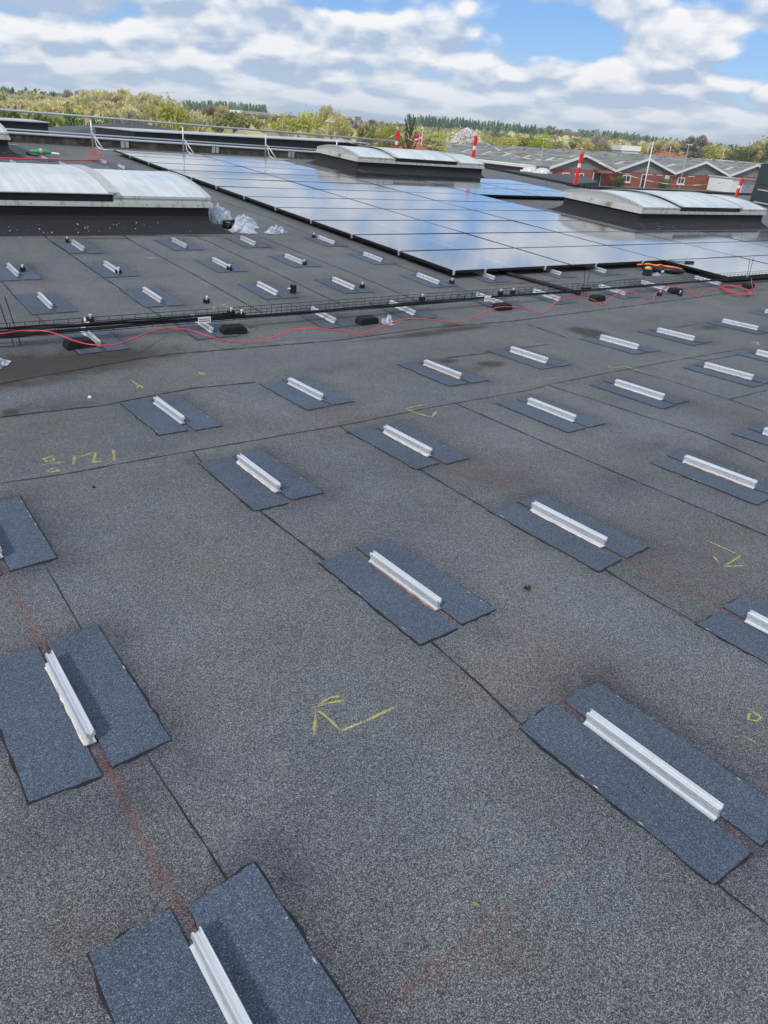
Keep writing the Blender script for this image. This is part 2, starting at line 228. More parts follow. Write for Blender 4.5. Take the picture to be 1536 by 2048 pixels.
def tag(o, label=None, cat=None, group=None, kind=None):
    if label: o['label'] = label
    if cat: o['category'] = cat
    if group: o['group'] = group
    if kind: o['kind'] = kind
    return o
def empty(name, M, label, cat, group=None):
    o = bpy.data.objects.new(name, None); COL.objects.link(o); o.matrix_world = M
    o.empty_display_size = .1
    return tag(o, label, cat, group)
def copy_tree(o, M, label, group=None):
    c = o.copy(); COL.objects.link(c); c.matrix_world = M; c['label'] = label
    if group: c['group'] = group
    for ch in list(o.children):
        k = ch.copy(); COL.objects.link(k); k.parent = c
        for g in list(ch.children):
            gg = g.copy(); COL.objects.link(gg); gg.parent = k
    return c

# ------------------------------------------------------------------ materials
def newmat(name):
    mt = bpy.data.materials.new(name); mt.use_nodes = True
    t = NT(mt.node_tree); b = t.n['Principled BSDF']
    return mt, t, b
def setb(t, b, **kw):
    names = dict(color='Base Color', rough='Roughness', metal='Metallic', spec='Specular IOR Level', ior='IOR', alpha='Alpha', normal='Normal', trans='Transmission Weight', coat='Coat Weight', em='Emission Color', ems='Emission Strength', sub='Subsurface Weight')
    for k, v in kw.items(): t.put(b.inputs[names[k]], v)
def bump(t, h, strength=.3, dist=.01):
    n = t.node('ShaderNodeBump'); n.inputs['Strength'].default_value = strength; n.inputs['Distance'].default_value = dist
    t.l.new(h, n.inputs['Height']); return n.outputs[0]
def objco(t): return t.node('ShaderNodeTexCoord').outputs['Object']
def geopos(t): return t.node('ShaderNodeNewGeometry').outputs['Position']
def simple(name, c, rough=.6, metal=0, spec=.5, var=.12, vscale=6, bmp=0):
    mt, t, b = newmat(name); v = objco(t)
    n = t.noise(v, vscale, 6, .6)
    k = t.mapr(n, .3, .7, 1 - var, 1 + var, False)
    col = t.mix(1.0, (c[0], c[1], c[2], 1), t.comb(k, k, k), 'MULTIPLY')
    setb(t, b, color=col, rough=rough, metal=metal, spec=spec)
    if bmp: setb(t, b, normal=bump(t, n, bmp, .01))
    return mt

def felt(name, dark, lightc, speck, gscale, stains=False, rusty=0.0):
    """mineral-faced bitumen felt: fine granules plus large scale weathering"""
    mt, t, b = newmat(name); v = geopos(t)
    g1 = t.noise(v, gscale, 2, .7)
    vo = t.node('ShaderNodeTexVoronoi'); vo.inputs['Scale'].default_value = gscale * .62; t.l.new(v, vo.inputs['Vector'])
    cell = t.sep(vo.outputs['Color'])[0]
    g = t.math('ADD', t.math('MULTIPLY', g1, .6), t.math('MULTIPLY', cell, .4))
    k = t.mapr(g, .34, .70)
    k = t.math('POWER', k, 1.5)
    g3 = t.noise(v, gscale * .33, 2, .8)
    k = t.math('MULTIPLY', k, t.mapr(g3, .3, .7, .62, 1.38, False), clamp=True)
    col = t.mix(k, (*dark, 1), (*lightc, 1))
    sp = t.math('GREATER_THAN', cell, .955)
    col = t.mix(t.math('MULTIPLY', sp, .34), col, (*speck, 1))
    big = t.noise(v, .55, 5, .6); mid = t.noise(v, 3.1, 6, .65)
    f = t.math('MULTIPLY', t.mapr(big, .3, .7, .84, 1.16, False), t.mapr(mid, .3, .7, .90, 1.10, False))
    col = t.mix(1.0, col, t.comb(f, f, f), 'MULTIPLY')
    tint = t.noise(v, 1.3, 3, .5)
    col = t.mix(t.mapr(tint, .38, .70, 0, .9), col, t.mix(1.0, col, (1.03, .97, .90, 1), 'MULTIPLY'))
    gr = t.noise(v, 85, 3, .7)
    kf = t.mapr(gr, .3, .7, .88, 1.12, False)
    col = t.mix(1.0, col, t.comb(kf, kf, kf), 'MULTIPLY')
    if stains:
        # each roll of felt has its own tone, and old puddles left pale rims
        px_, py_, pz_ = t.sep(v)
        wn = t.node('ShaderNodeTexWhiteNoise'); wn.noise_dimensions = '2D'
        row_ = t.math('FLOOR', t.math('DIVIDE', t.math('ADD', py_, 1.5), 5.1))
        t.l.new(t.comb(t.math('FLOOR', t.math('DIVIDE', t.math('SUBTRACT', px_, .39), .985)), row_, 0.0), wn.inputs['Vector'])
        kt = t.mapr(wn.outputs['Value'], 0, 1, .93, 1.06, False)
        col = t.mix(1.0, col, t.comb(kt, kt, kt), 'MULTIPLY')
        pn = t.math('ABSOLUTE', t.math('SUBTRACT', t.noise(v, .8, 4, .55), .54))
        rim = t.math('MULTIPLY', t.mapr(pn, 0, .012, 1, 0), t.mapr(t.noise(v, 2.3, 3, .5), .45, .6))
        col = t.mix(t.math('MULTIPLY', rim, .07), col, (.42, .42, .40, 1))
        sc = t.noise(t.vmath('MULTIPLY', v, (5, 1.2, 3)), 1.6, 6, .7)
        col = t.mix(t.mapr(sc, .62, .76, 0, .07), col, (.40, .40, .38, 1))
        at = t.node('ShaderNodeAttribute'); at.attribute_name = 'stain'
        r, gg, bb = t.sep(at.outputs['Vector'])
        n5 = t.noise(v, 9, 6, .7)
        tr = t.math('MULTIPLY', t.math('MULTIPLY', r, t.mapr(n5, .25, .65, .45, 1.25, False)), .80, clamp=True)
        col = t.mix(tr, col, t.mix(1.0, col, (.36, .36, .44, 1), 'MULTIPLY'))
        dd = t.math('ADD', gg, t.math('MULTIPLY', t.math('SUBTRACT', t.noise(v, 7, 7, .7), .5), t.math('MULTIPLY', gg, 1.6)))
        dd = t.mapr(dd, .12, .75)
        col = t.mix(t.math('MULTIPLY', dd, .82), col, (.030, .024, .018, 1))
        col = t.mix(t.math('MULTIPLY', bb, .30, clamp=True), col, t.mix(1.0, col, (1.3, .80, .76, 1), 'MULTIPLY'))
    setb(t, b, color=col, rough=.88, spec=.35)
    h = t.math('ADD', t.math('MULTIPLY', g, .8), t.math('MULTIPLY', mid, .4))
    setb(t, b, normal=bump(t, h, .55, .003))
    return mt
M_ROOF = felt('roofing_felt', (.042, .046, .051), (.250, .266, .284), (.54, .56, .58), 780, True)
M_PATCH = felt('patch_felt', (.040, .054, .078), (.128, .170, .240), (.38, .44, .53), 800)
M_CURB = felt('curb_felt', (.012, .014, .018), (.034, .038, .046), (.06, .06, .06), 420)
M_BITUMEN = simple('bitumen', (.010, .010, .012), .55, 0, .4, .3, 30)
M_EDGEW = simple('worn_edge', (.42, .45, .48), .8, 0, .3, .3, 40)
def aluminium(name, c, rough, metal, streak=True):
    mt, t, b = newmat(name); v = objco(t)
    n = t.noise(t.vmath('MULTIPLY', v, (60, 2.5, 60)), 1.0, 6, .7); n2 = t.noise(v, 25, 5, .7)
    k = t.mapr(n, .3, .7, .80, 1.1, False)
    col = t.mix(1.0, (*c, 1), t.comb(k, k, k), 'MULTIPLY')
    col = t.mix(t.mapr(n2, .62, .75, 0, .5), col, (.32, .30, .26, 1))
    setb(t, b, color=col, rough=t.mapr(n2, .3, .7, rough - .08, rough + .14, False), metal=metal)
    return mt
M_ALU = aluminium('rail_aluminium', (.86, .88, .90), .30, .72)
M_ALU2 = aluminium('weathered_aluminium', (.52, .53, .52), .42, .35)
M_GALV = aluminium('galvanised_steel', (.60, .62, .64), .42, .5)
M_STRIPW = simple('base_strip_pale', (.62, .55, .47), .7, 0, .3, .3, 30)
M_STRIPR = simple('base_strip_rusty', (.24, .12, .07), .8, 0, .3, .6, 45)
M_BLACK = simple('black_plastic', (.010, .010, .011), .45, 0, .5, .3, 30)
M_RUBBER = simple('black_rubber', (.012, .012, .013), .8, 0, .3, .3, 30)
M_BLKMETAL = simple('black_metal', (.012, .013, .014), .35, .2, .5, .2, 30)
M_WHITE = simple('white_plastic', (.78, .78, .76), .5, 0, .5, .08, 20)
M_ORANGE = simple('orange_plastic', (.80, .17, .03), .45, 0, .5, .1, 20)
M_YELLOWP = simple('yellow_plastic', (.55, .40, .10), .5, 0, .5, .1, 20)
M_GREENP = simple('green_plastic', (.02, .34, .17), .45, 0, .5, .1, 20)
M_CORD = simple('red_cord', (.62, .05, .06), .4, 0, .5, .06, 20)
M_POSTR = simple('red_plastic', (.76, .03, .025), .45, 0, .5, .06, 10)
M_BRICK = None

def mat_chalk(name, c, cov, scale=520):
    mt, t, b = newmat(name); v = geopos(t)
    n = t.noise(v, scale, 2, .8); n2 = t.noise(v, 28, 4, .6)
    at = t.node('ShaderNodeAttribute'); at.attribute_name = 'fade'
    a = t.math('ADD', t.math('ADD', n, t.math('MULTIPLY', t.math('SUBTRACT', n2, .5), .22)), t.math('MULTIPLY', t.math('SUBTRACT', at.outputs['Fac'], 1.0), .38))
    a = t.mapr(a, cov, cov + .07)
    setb(t, b, color=(*c, 1), rough=.95, spec=.1, alpha=t.math('MULTIPLY', a, .9))
    return mt
M_YCHALK = mat_chalk('yellow_chalk', (.70, .64, .17), .46)
M_PCHALK = mat_chalk('pale_chalk', (.50, .46, .42), .52)
M_RCHALK = mat_chalk('red_chalk', (.32, .085, .080), .49, 520)

# ------------------------------------------------------------------ roof deck
def fine_coords(segs):
    r = []
    for a, b, st in segs:
        n = max(1, int(round((b - a) / st)))
        r += list(np.linspace(a, b, n + 1)[:-1])
    r.append(segs[-1][1]); return np.array(r)
XS = fine_coords([(-10, -1, .5), (-1, 6, .04), (6, 12, .08), (12, 34, .4)])
SS = fine_coords([(-5, .2, .4), (.2, SH, .04), (SH, 7.0, .05), (7.0, 12, .12), (12, 22.4, .4)])
X2, S2 = np.meshgrid(XS, SS)
near = S2 <= SH + 1e-9
def ptsarr(X, Sv, h=0.0):
    nx, ny, nz = map(np.array, (NX, NY, NZ)); fy, fz = np.array(FY), np.array(FZ)
    a = X[..., None] * nx + np.where((Sv <= SH + 1e-9)[..., None], Sv[..., None] * ny + h * nz, SH * ny + (Sv - SH)[..., None] * fy + h * fz)
    return a
mts = [q for q in DATA['MOUNTS']]
torch = np.zeros_like(X2); dirt = np.zeros_like(X2); red = np.zeros_like(X2)
rng = np.random.RandomState(3)
for q in mts:
    cx, cs = q[1], q[2] + .21
    qx = np.maximum(np.abs(X2 - cx) - .185, 0); qs = np.maximum(np.abs(S2 - cs) - .32, 0)
    dd = np.sqrt(qx ** 2 + qs ** 2)
    amp = rng.uniform(.45, .85)
    side = 1 + .5 * np.tanh((X2 - cx) * 6)
    torch = np.maximum(torch, amp * side * np.exp(-(dd / rng.uniform(.04, .10)) ** 1.1))
    red = np.maximum(red, .6 * np.exp(-((X2 - cx - .1) / .25) ** 2 - ((S2 - cs + rng.uniform(-.5, .5)) / .5) ** 2) * rng.uniform(0, 1))
for x, s_, rx, rs, a in DATA['TORCH']: torch = np.maximum(torch, a * np.exp(-((X2 - x) / rx) ** 2 - ((S2 - s_) / rs) ** 2))
for x, s_, rx, rs, a in DATA['DIRT']: dirt = np.maximum(dirt, a * np.exp(-((X2 - x) / rx) ** 2 - ((S2 - s_) / rs) ** 2))
for x0, x1 in ((-1.3, 4.9), (14.2, 20.3)): dirt = np.maximum(dirt, .42 * np.exp(-(np.maximum(np.maximum(x0 - X2, X2 - x1), 0) / .4) ** 2 - ((S2 - 10.1) / .25) ** 2))
ptv = ptsarr(X2, S2).reshape(-1, 3)
ny_, nx_ = X2.shape
idx = np.arange(ny_ * nx_).reshape(ny_, nx_)
fc = np.stack([idx[:-1, :-1], idx[:-1, 1:], idx[1:, 1:], idx[1:, :-1]], -1)
keep = ~((S2[:-1, :-1] >= 17.0) & (X2[:-1, :-1] >= 21.1))
fc = fc[keep]
me = bpy.data.meshes.new('roof_deck'); me.from_pydata(ptv.tolist(), [], fc.tolist())
at = me.attributes.new('stain', 'FLOAT_VECTOR', 'POINT')
at.data.foreach_set('vector', np.stack([torch, dirt, red], -1).reshape(-1).astype(np.float32))
me.materials.append(M_ROOF); me.update()
deck = bpy.data.objects.new('roof_deck', me); COL.objects.link(deck); tag(deck, kind='structure')
# walls of the building under the deck
M_OWNWALL = simple('own_wall', (.25, .25, .25), .8)
mb = MB()
for a, b in [((-10, -5), (34, -5)), ((34, -5), (34, 17.0)), ((34, 17.0), (21.2, 17.0)), ((21.2, 17.0), (21.2, 22.4)), ((21.2, 22.4), (-10, 22.4)), ((-10, 22.4), (-10, -5))]:
    p, q = P(a[0], a[1], -.005), P(b[0], b[1], -.005)
    mb.add([p, q, (q.x, q.y, -5.6), (p.x, p.y, -5.6)], [(0, 1, 2, 3)])
mb.build('wall', M_OWNWALL, deck)
# edge upstand of the roof on the right
mb = MB()
def rbox(mb, x0, x1, s0, s1, h0, h1):
    c = [P(x, s_, h) for h in (h0, h1) for s_ in (s0, s1) for x in (x0, x1)]
    mb.add(c, [(0, 2, 3, 1), (4, 5, 7, 6), (0, 1, 5, 4), (2, 6, 7, 3), (0, 4, 6, 2), (1, 3, 7, 5)])
rbox(mb, 21.15, 34, 16.85, 17.02, -.2, .07); rbox(mb, 21.02, 21.2, 17.03, 22.4, -.2, .07)
mb.build('edge_upstand', M_CURB, deck)

SG5 = (-1, -.5, 0, .5, 1); SG2 = (-1, 1)
def ribbon(pts, w_, h, jit=0.0, sub=.06, name='seam', mat=None, fade=None, wob=0.0):
    """a thin irregular band lying on the roof along a poly-line of roof coordinates"""
    P2 = [Vector((p[0], p[1])) for p in pts]; dense = []
    for a, b in zip(P2[:-1], P2[1:]):
        n = max(1, int((b - a).length / sub))
        dense += [a.lerp(b, i / n) for i in range(n)]
    dense.append(P2[-1])
    mb = MB(); vs = []; N = len(dense); ph = random.uniform(0, 9)
    cr = ((SH - .0001), SH + .0001)
    for i, p in enumerate(dense):
        t = dense[min(i + 1, N - 1)] - dense[max(i - 1, 0)]
        if t.length < 1e-9: t = Vector((1, 0))
        t.normalize(); nn = Vector((-t.y, t.x))
        wv = w_ * (1 + jit * random.uniform(-1, 1)) * .5
        off = wob * (math.sin(i * .35 + ph) + random.uniform(-.6, .6))
        for sg in (SG5 if fade is not None else SG2):
            q = p + nn * (off + sg * wv)
            vs.append(P(q.x, q.y, h))
    K = 5 if fade is not None else 2
    fs = [(K * i + c_, K * i + c_ + 1, K * i + K + c_ + 1, K * i + K + c_) for i in range(N - 1) for c_ in range(K - 1)]
    mb.add(vs, fs)
    o = mb.build(name, mat, deck)
    if fade is not None:
        a = o.data.attributes.new('fade', 'FLOAT', 'POINT')
        vals = []
        for i in range(N):
            f = i / max(1, N - 1); e = min(1, f * 5 + .7, (1 - f) * 5 + .7)
            vals += [fade * e * q_ for q_ in (.45, .85, 1.0, .85, .45)]
        a.data.foreach_set('value', vals)
    return o
for i, L in enumerate(DATA['SEAMS']):
    dist_ = max(p[1] for p in L)
    ribbon(L, .0032 if max(p[0] for p in L) < .9 else (.0088 if dist_ < 4 else .014), .0022 + .00006 * i, .65, .05, 'seam', M_BITUMEN, wob=.0018)
for i, L in enumerate(DATA['YELLOW']): ribbon(L, .015 if L[0][1] < 3 else .025, .0042 + .00005 * i, .35, .02, 'chalk_mark', M_YCHALK, fade=1.0, wob=.001)
for i, L in enumerate(DATA['PALE']): ribbon(L, .016, .0040 + .00005 * i, .4, .02, 'chalk_mark', M_PCHALK, fade=.9)
for i, L in enumerate(DATA['RED']): ribbon(L, .060 if i != 5 else .05, .0032 + .00005 * i, .3, .03, 'chalk_line', M_RCHALK, fade=(.88 if i != 5 else .80), wob=.001)

# ------------------------------------------------------------------ rail mounts
def patch_mb(x0, x1, y0, y1, seed):
    r = random.Random(seed); mb = MB(); N = 22; pts = []
    def edge(a, b, amp, n):
        for i in range(n):
            f = i / n; e = amp * r.uniform(-1, 1) if i else 0
            dx_, dy_ = b[0] - a[0], b[1] - a[1]; l = math.hypot(dx_, dy_)
            pts.append((a[0] + dx_ * f - dy_ / l * e, a[1] + dy_ * f + dx_ / l * e))
    j = lambda k: r.uniform(-k, k)
    cs_ = [(x0 + j(.006), y0 + j(.012)), (x1 + j(.003), y0 + j(.010)), (x1 + j(.003), y1 + j(.010)), (x0 + j(.006), y1 + j(.012))]
    edge(cs_[0], cs_[1], .0028, 8); edge(cs_[1], cs_[2], .0013, 16); edge(cs_[2], cs_[3], .0028, 8); edge(cs_[3], cs_[0], .0020, 20)
    n = len(pts); cx = sum(p[0] for p in pts) / n; cy = sum(p[1] for p in pts) / n
    # bitumen squeeze-out ring, slightly wider and lower
    mb.cur = 1
    ring = []
    for p in pts:
        ex, ey = p[0] - cx, p[1] - cy
        k = .0065 * r.uniform(.2, 1.7)
        sx = (1 if ex > 0 else -1) * (abs(ex) > (x1 - x0) * .45); sy = (1 if ey > 0 else -1) * (abs(ey) > (y1 - y0) * .45)
        if (x0 > 0 and sx < 0) or (x0 < 0 and sx > 0): sx *= .35
        ring.append((p[0] + sx * k, p[1] + sy * k))
    mb.add([(p[0], p[1], .0012) for p in ring] + [(p[0], p[1], .0036) for p in pts], [tuple([i, (i + 1) % n, (i + 1) % n + n, i + n]) for i in range(n)])
    mb.cur = 0
    mb.add([(p[0], p[1], .0036) for p in pts] + [(p[0], p[1], .0062) for p in pts], [tuple([i, (i + 1) % n, (i + 1) % n + n, i + n]) for i in range(n)] + [tuple(range(n, 2 * n))])
    # pale scuffed slivers along the outer edge
    mb.cur = 2
    ox = x0 if x0 < 0 else x1; sg = 1 if x0 < 0 else -1
    for q in range(r.choice((2, 3, 6))):
        y = r.uniform(y0 + .03, y1 - .05); l = r.uniform(.005, .026)
        mb.add([(ox + sg * .004, y, .0066), (ox + sg * (.0055 + r.random() * .003), y + l * .5, .0066), (ox + sg * .004, y + l, .0066), (ox + sg * .002, y + l * .5, .0066)], [(0, 1, 2, 3)])
    return mb
RAILPROF = [(a_ * .60, .008 + (b_ - .008) * .80) for a_, b_ in [(-.029, .008), (.020, .008), (.020, .012), (.007, .016), (.006, .023), (.003, .0235), (.003, .0255), (.006, .026), (.005, .034), (.012, .040), (.021, .043), (.021, .050), (.018, .0505), (.018, .0525), (.021, .053), (.021, .060), (.017, .066), (.011, .066), (.011, .058), (.006, .052),
            (-.006, .051), (-.009, .055), (-.009, .060), (-.015, .061), (-.019, .056), (-.020, .051), (-.0165, .0505), (-.0165, .0485), (-.020, .048), (-.020, .044), (-.013, .040), (-.014, .036), (-.009, .032), (-.0095, .029), (-.006, .0285), (-.006, .0265), (-.010, .026), (-.011, .020), (-.016, .014), (-.020, .0135), (-.020, .0125), (-.029, .011)]]
def rail_mb(L, holes):
    mb = MB(); mb.prism(RAILPROF, 0, L)
    return mb
SCREW = [MB().tube([(0, 0, 0), (.0022, 0, 0)], .0035, 6).mesh('screw', M_BLKMETAL), MB().tube([(0, 0, 0), (0, 0, .0025)], .0038, 6).mesh('screw', M_BLKMETAL)]
def make_mount(seed, M, label, group, rusty, L=.43):
    r = random.Random(seed)
    t = empty('rail_mount', M, label, 'rail mount', group)
    a = r.uniform(-.012, .012)
    patch_mb(-.188, -.016, -.112 + a, .535 + a, seed * 3 + 1).build('felt_patch', [M_PATCH, M_BITUMEN, M_EDGEW], t)
    patch_mb(.015, .188, -.108 - a, .538 - a, seed * 3 + 2).build('felt_patch', [M_PATCH, M_BITUMEN, M_EDGEW], t)
    rail = rail_mb(L, 0).build('rail', M_ALU, t)
    for y in (.03, .36):
        y = min(y + r.uniform(-.02, .02), L - .03)
        o = bpy.data.objects.new('screw', SCREW[0]); COL.objects.link(o); o.parent = rail; o.location = (.0128, y, .045)
    if rusty:
        mb = MB(); n = 16; pv = []
        for i in range(n + 1):
            y = .005 + (L - .02) * i / n; wv = r.uniform(-.004, .004)
            pv += [(-.0215 + wv * .5, y, .0075), (-.0165, y, .0075 + .0045 + r.uniform(-.002, .002))]
        mb.add(pv, [(2 * i, 2 * i + 1, 2 * i + 3, 2 * i + 2) for i in range(n)])
        mb.build('base_strip', M_STRIPR if rusty == 2 else M_STRIPW, t)
    return t
ORD = ['first', 'second', 'third', 'fourth', 'fifth', 'sixth', 'seventh', 'eighth', 'ninth', 'tenth', 'eleventh', 'twelfth', 'thirteenth', 'fourteenth', 'fifteenth']
from collections import defaultdict
rowc = defaultdict(list)
for q in mts: rowc[q[0]].append(q)
protos = []
kk = 0
for rown, L in rowc.items():
    L.sort(key=lambda q: q[1])
    for i, q in enumerate(L):
        if rown == 'the row behind the left skylight': lab = '%s small rail mount from left glimpsed just over the left skylight' % ORD[i]
        elif rown == 'the farthest row at left': lab = '%s tiny rail mount near the green tool behind the left skylight' % ('left' if i == 0 else 'right')
        else: lab = 'rail on felt patches, %s from left in %s' % (ORD[i], rown)
        if i == len(L) - 1 and len(L) > 4: lab = 'rail on felt patches, last at right in %s' % rown
        far_ = q[2] > 6
        M = RM(q[1], q[2], 0, random.uniform(-.015, .015))
        if kk < 26 or len(protos) < 8:
            if kk < 26:
                ru = random.choice((0, 1, 1, 2)) if kk not in (1, 2) else 0
                if kk == 6: ru = 2
                o = make_mount(kk + 5, M, lab, 'rail mounts on felt patches', ru, random.uniform(.42, .44)); protos.append(o)
        else:
            o = copy_tree(protos[4 + kk % 20], M, lab, 'rail mounts on felt patches')
        kk += 1

# ------------------------------------------------------------------ solar panels
def mat_panel():
    mt, t, b = newmat('solar_cells'); v = objco(t); x, y, z = t.sep(v)
    fx = t.math('FRACT', t.math('ADD', t.math('DIVIDE', t.math('ADD', x, .011), .0925), .5))
    fy = t.math('FRACT', t.math('DIVIDE', y, .1823))
    gx = t.math('LESS_THAN', t.math('ABSOLUTE', t.math('SUBTRACT', fx, .5)), .018)
    gy = t.math('LESS_THAN', t.math('ABSOLUTE', t.math('SUBTRACT', fy, .5)), .010)
    mid = t.math('LESS_THAN', t.math('ABSOLUTE', x), .010)
    f2 = t.math('FRACT', t.math('DIVIDE', y, .03646)); bus = t.math('LESS_THAN', t.math('ABSOLUTE', t.math('SUBTRACT', f2, .5)), .055)
    dx_ = t.math('SUBTRACT', t.math('FRACT', t.math('DIVIDE', x, .185)), .5); dy_ = t.math('SUBTRACT', fy, .5)
    dm = t.math('LESS_THAN', t.math('ADD', t.math('ABSOLUTE', dx_), t.math('ABSOLUTE', dy_)), .085)
    n = t.noise(v, 1.4, 3, .5)
    col = t.mix(n, (.006, .009, .020, 1), (.012, .016, .032, 1))
    col = t.mix(t.math('MULTIPLY', bus, .35), col, (.30, .32, .36, 1))
    col = t.mix(t.math('MULTIPLY', t.math('MAXIMUM', gx, gy), .35), col, (.10, .12, .16, 1))
    col = t.mix(dm, col, (.62, .64, .68, 1))
    col = t.mix(mid, col, (.55, .57, .60, 1))
    dn = t.noise(geopos(t), 2.2, 5, .6)
    setb(t, b, color=col, rough=t.mapr(dn, .3, .7, .10, .17, False), ior=1.52, coat=1.0, spec=.62)
    b.inputs['Coat Roughness'].default_value = .07
    wv = t.noise(v, .9, 2, .5)
    setb(t, b, normal=bump(t, wv, .10, .02))
    return mt
M_CELLS = mat_panel()
PW, PD = 2.278, 1.134
def make_panel(M, label):
    t = empty('solar_panel', M, label, 'solar panel', 'solar panels of the big roof array')
    mb = MB(); w2, d2 = PW / 2, PD / 2; f = .012
    for a in ((-w2, w2, -d2, -d2 + f), (-w2, w2, d2 - f, d2), (-w2, -w2 + f, -d2 + f, d2 - f), (w2 - f, w2, -d2 + f, d2 - f)):
        mb.box(a[0], a[1], a[2], a[3], -.035, 0.0015)
    mb.build('frame', M_BLKMETAL, t)
    mb = MB(); mb.box(-w2 + f, w2 - f, -d2 + f, d2 - f, -.008, 0)
    mb.build('glass', M_CELLS, t)
    return t
X0, S0 = 6.5, 7.085
pan = []
for i in range(0, 12):
    for j in range(-1, 11):
        s0 = S0 + 1.156 * j; x0 = X0 + 2.298 * i
        if i < 2: ok = j >= 0
        elif i == 2: ok = -1 <= j <= 8
        elif i <= 4: ok = (-1 <= j <= 1) or (6 <= j <= 8)
        else: ok = -1 <= j <= 1
        if x0 > 30: ok = False
        if ok and not (i == 2 and x0 + .1 > 11.5 - 9 and j > 8): pan.append((i, j, x0, s0))
pp = None
HP = .105
for (i, j, x0, s0) in pan:
    M = RM(x0 + PW / 2, s0 + PD / 2, HP)
    M = M @ Matrix.Rotation(random.gauss(0, .0022), 4, 'X') @ Matrix.Rotation(random.gauss(0, .0014), 4, 'Y')
    rw = ['frontmost row at right', 'first full row', 'second full row', 'third full row', 'fourth full row', 'fifth full row', 'sixth full row', 'seventh full row', 'eighth full row', 'ninth full row', 'tenth full row', 'eleventh full row'][j + 1]
    lab = 'dark solar panel, %s of the array, %s column from left' % (rw, ORD[i])
    pp = make_panel(M, lab) if pp is None else copy_tree(pp, M, lab)
# silver clamps at the array edge, each a thing
mb = MB(); mb.box(-.009, .009, -.012, .012, -.05, .006); mb.box(-.015, .015, -.02, .014, .003, .008)
cl0 = None
k = 0
cs_list = [(X0 - .004, S0 + 1.156 * j - .011, PI / 2) for j in range(0, 11)] + [(X0 + 2.298 * i + dxx, S0 - .010 + (0 if i < 2 else -1.156), 0) for i in range(0, 4) for dxx in (.55, 1.72)]
for (x, s_, ro) in cs_list:
    k += 1
    side = 'left edge' if ro else 'front edge'
    lab = 'small silver end clamp gripping the %s of the solar array' % side
    if cl0 is None:
        cl0 = mb.build('end_clamp', M_ALU); tag(cl0, lab, 'clamp', 'end clamps along the left edge of the array'); cl0.matrix_world = RM(x, s_, HP, ro)
    else:
        c = cl0.copy(); COL.objects.link(c); c.matrix_world = RM(x, s_, HP, ro); c['label'] = lab
        c['group'] = 'end clamps along the %s of the array' % side

# ------------------------------------------------------------------ skylights
def mat_poly(name, c1, c2, rough):
    mt, t, b = newmat(name); v = objco(t); x, y, z = t.sep(v)
    n = t.noise(v, 1.3, 5, .6); n2 = t.noise(t.vmath('MULTIPLY', v, (14, 1.2, 1.2)), 1, 5, .7)
    k = t.math('ADD', t.math('MULTIPLY', n, .5), t.math('MULTIPLY', n2, .5))
    col = t.mix(t.mapr(k, .35, .65), (*c1, 1), (*c2, 1))
    rib = t.math('FRACT', t.math('DIVIDE', x, .08))
    rb = t.math('LESS_THAN', rib, .12)
    col = t.mix(t.math('MULTIPLY', rb, .10), col, (.35, .37, .38, 1))
    dn = t.noise(v, 6, 8, .7)
    col = t.mix(t.mapr(dn, .58, .75, 0, .35), col, (.30, .29, .24, 1))
    setb(t, b, color=col, rough=rough, spec=.6)
    return mt
M_POLY = mat_poly('glazing_sheet', (.46, .50, .51), (.66, .70, .70), .22)
def mat_frame():
    mt, t, b = newmat('skylight_frame'); v = objco(t)
    n = t.noise(t.vmath('MULTIPLY', v, (9, 2, 3)), 1.0, 7, .7); n2 = t.noise(t.vmath('MULTIPLY', v, (22, 3, 40)), 1, 4, .7)
    col = t.mix(t.mapr(n, .5, .72), (.56, .57, .54, 1), (.17, .16, .12, 1))
    col = t.mix(t.mapr(n2, .6, .72, 0, .7), col, (.10, .10, .08, 1))
    setb(t, b, color=col, rough=.5, metal=.15); return mt
M_FRAME = mat_frame()
M_DARKGAP = simple('vent_gap_shade', (.008, .010, .014), .5)
M_LICHEN = simple('lichen', (.55, .56, .52), .9, 0, .2, .3, 40)
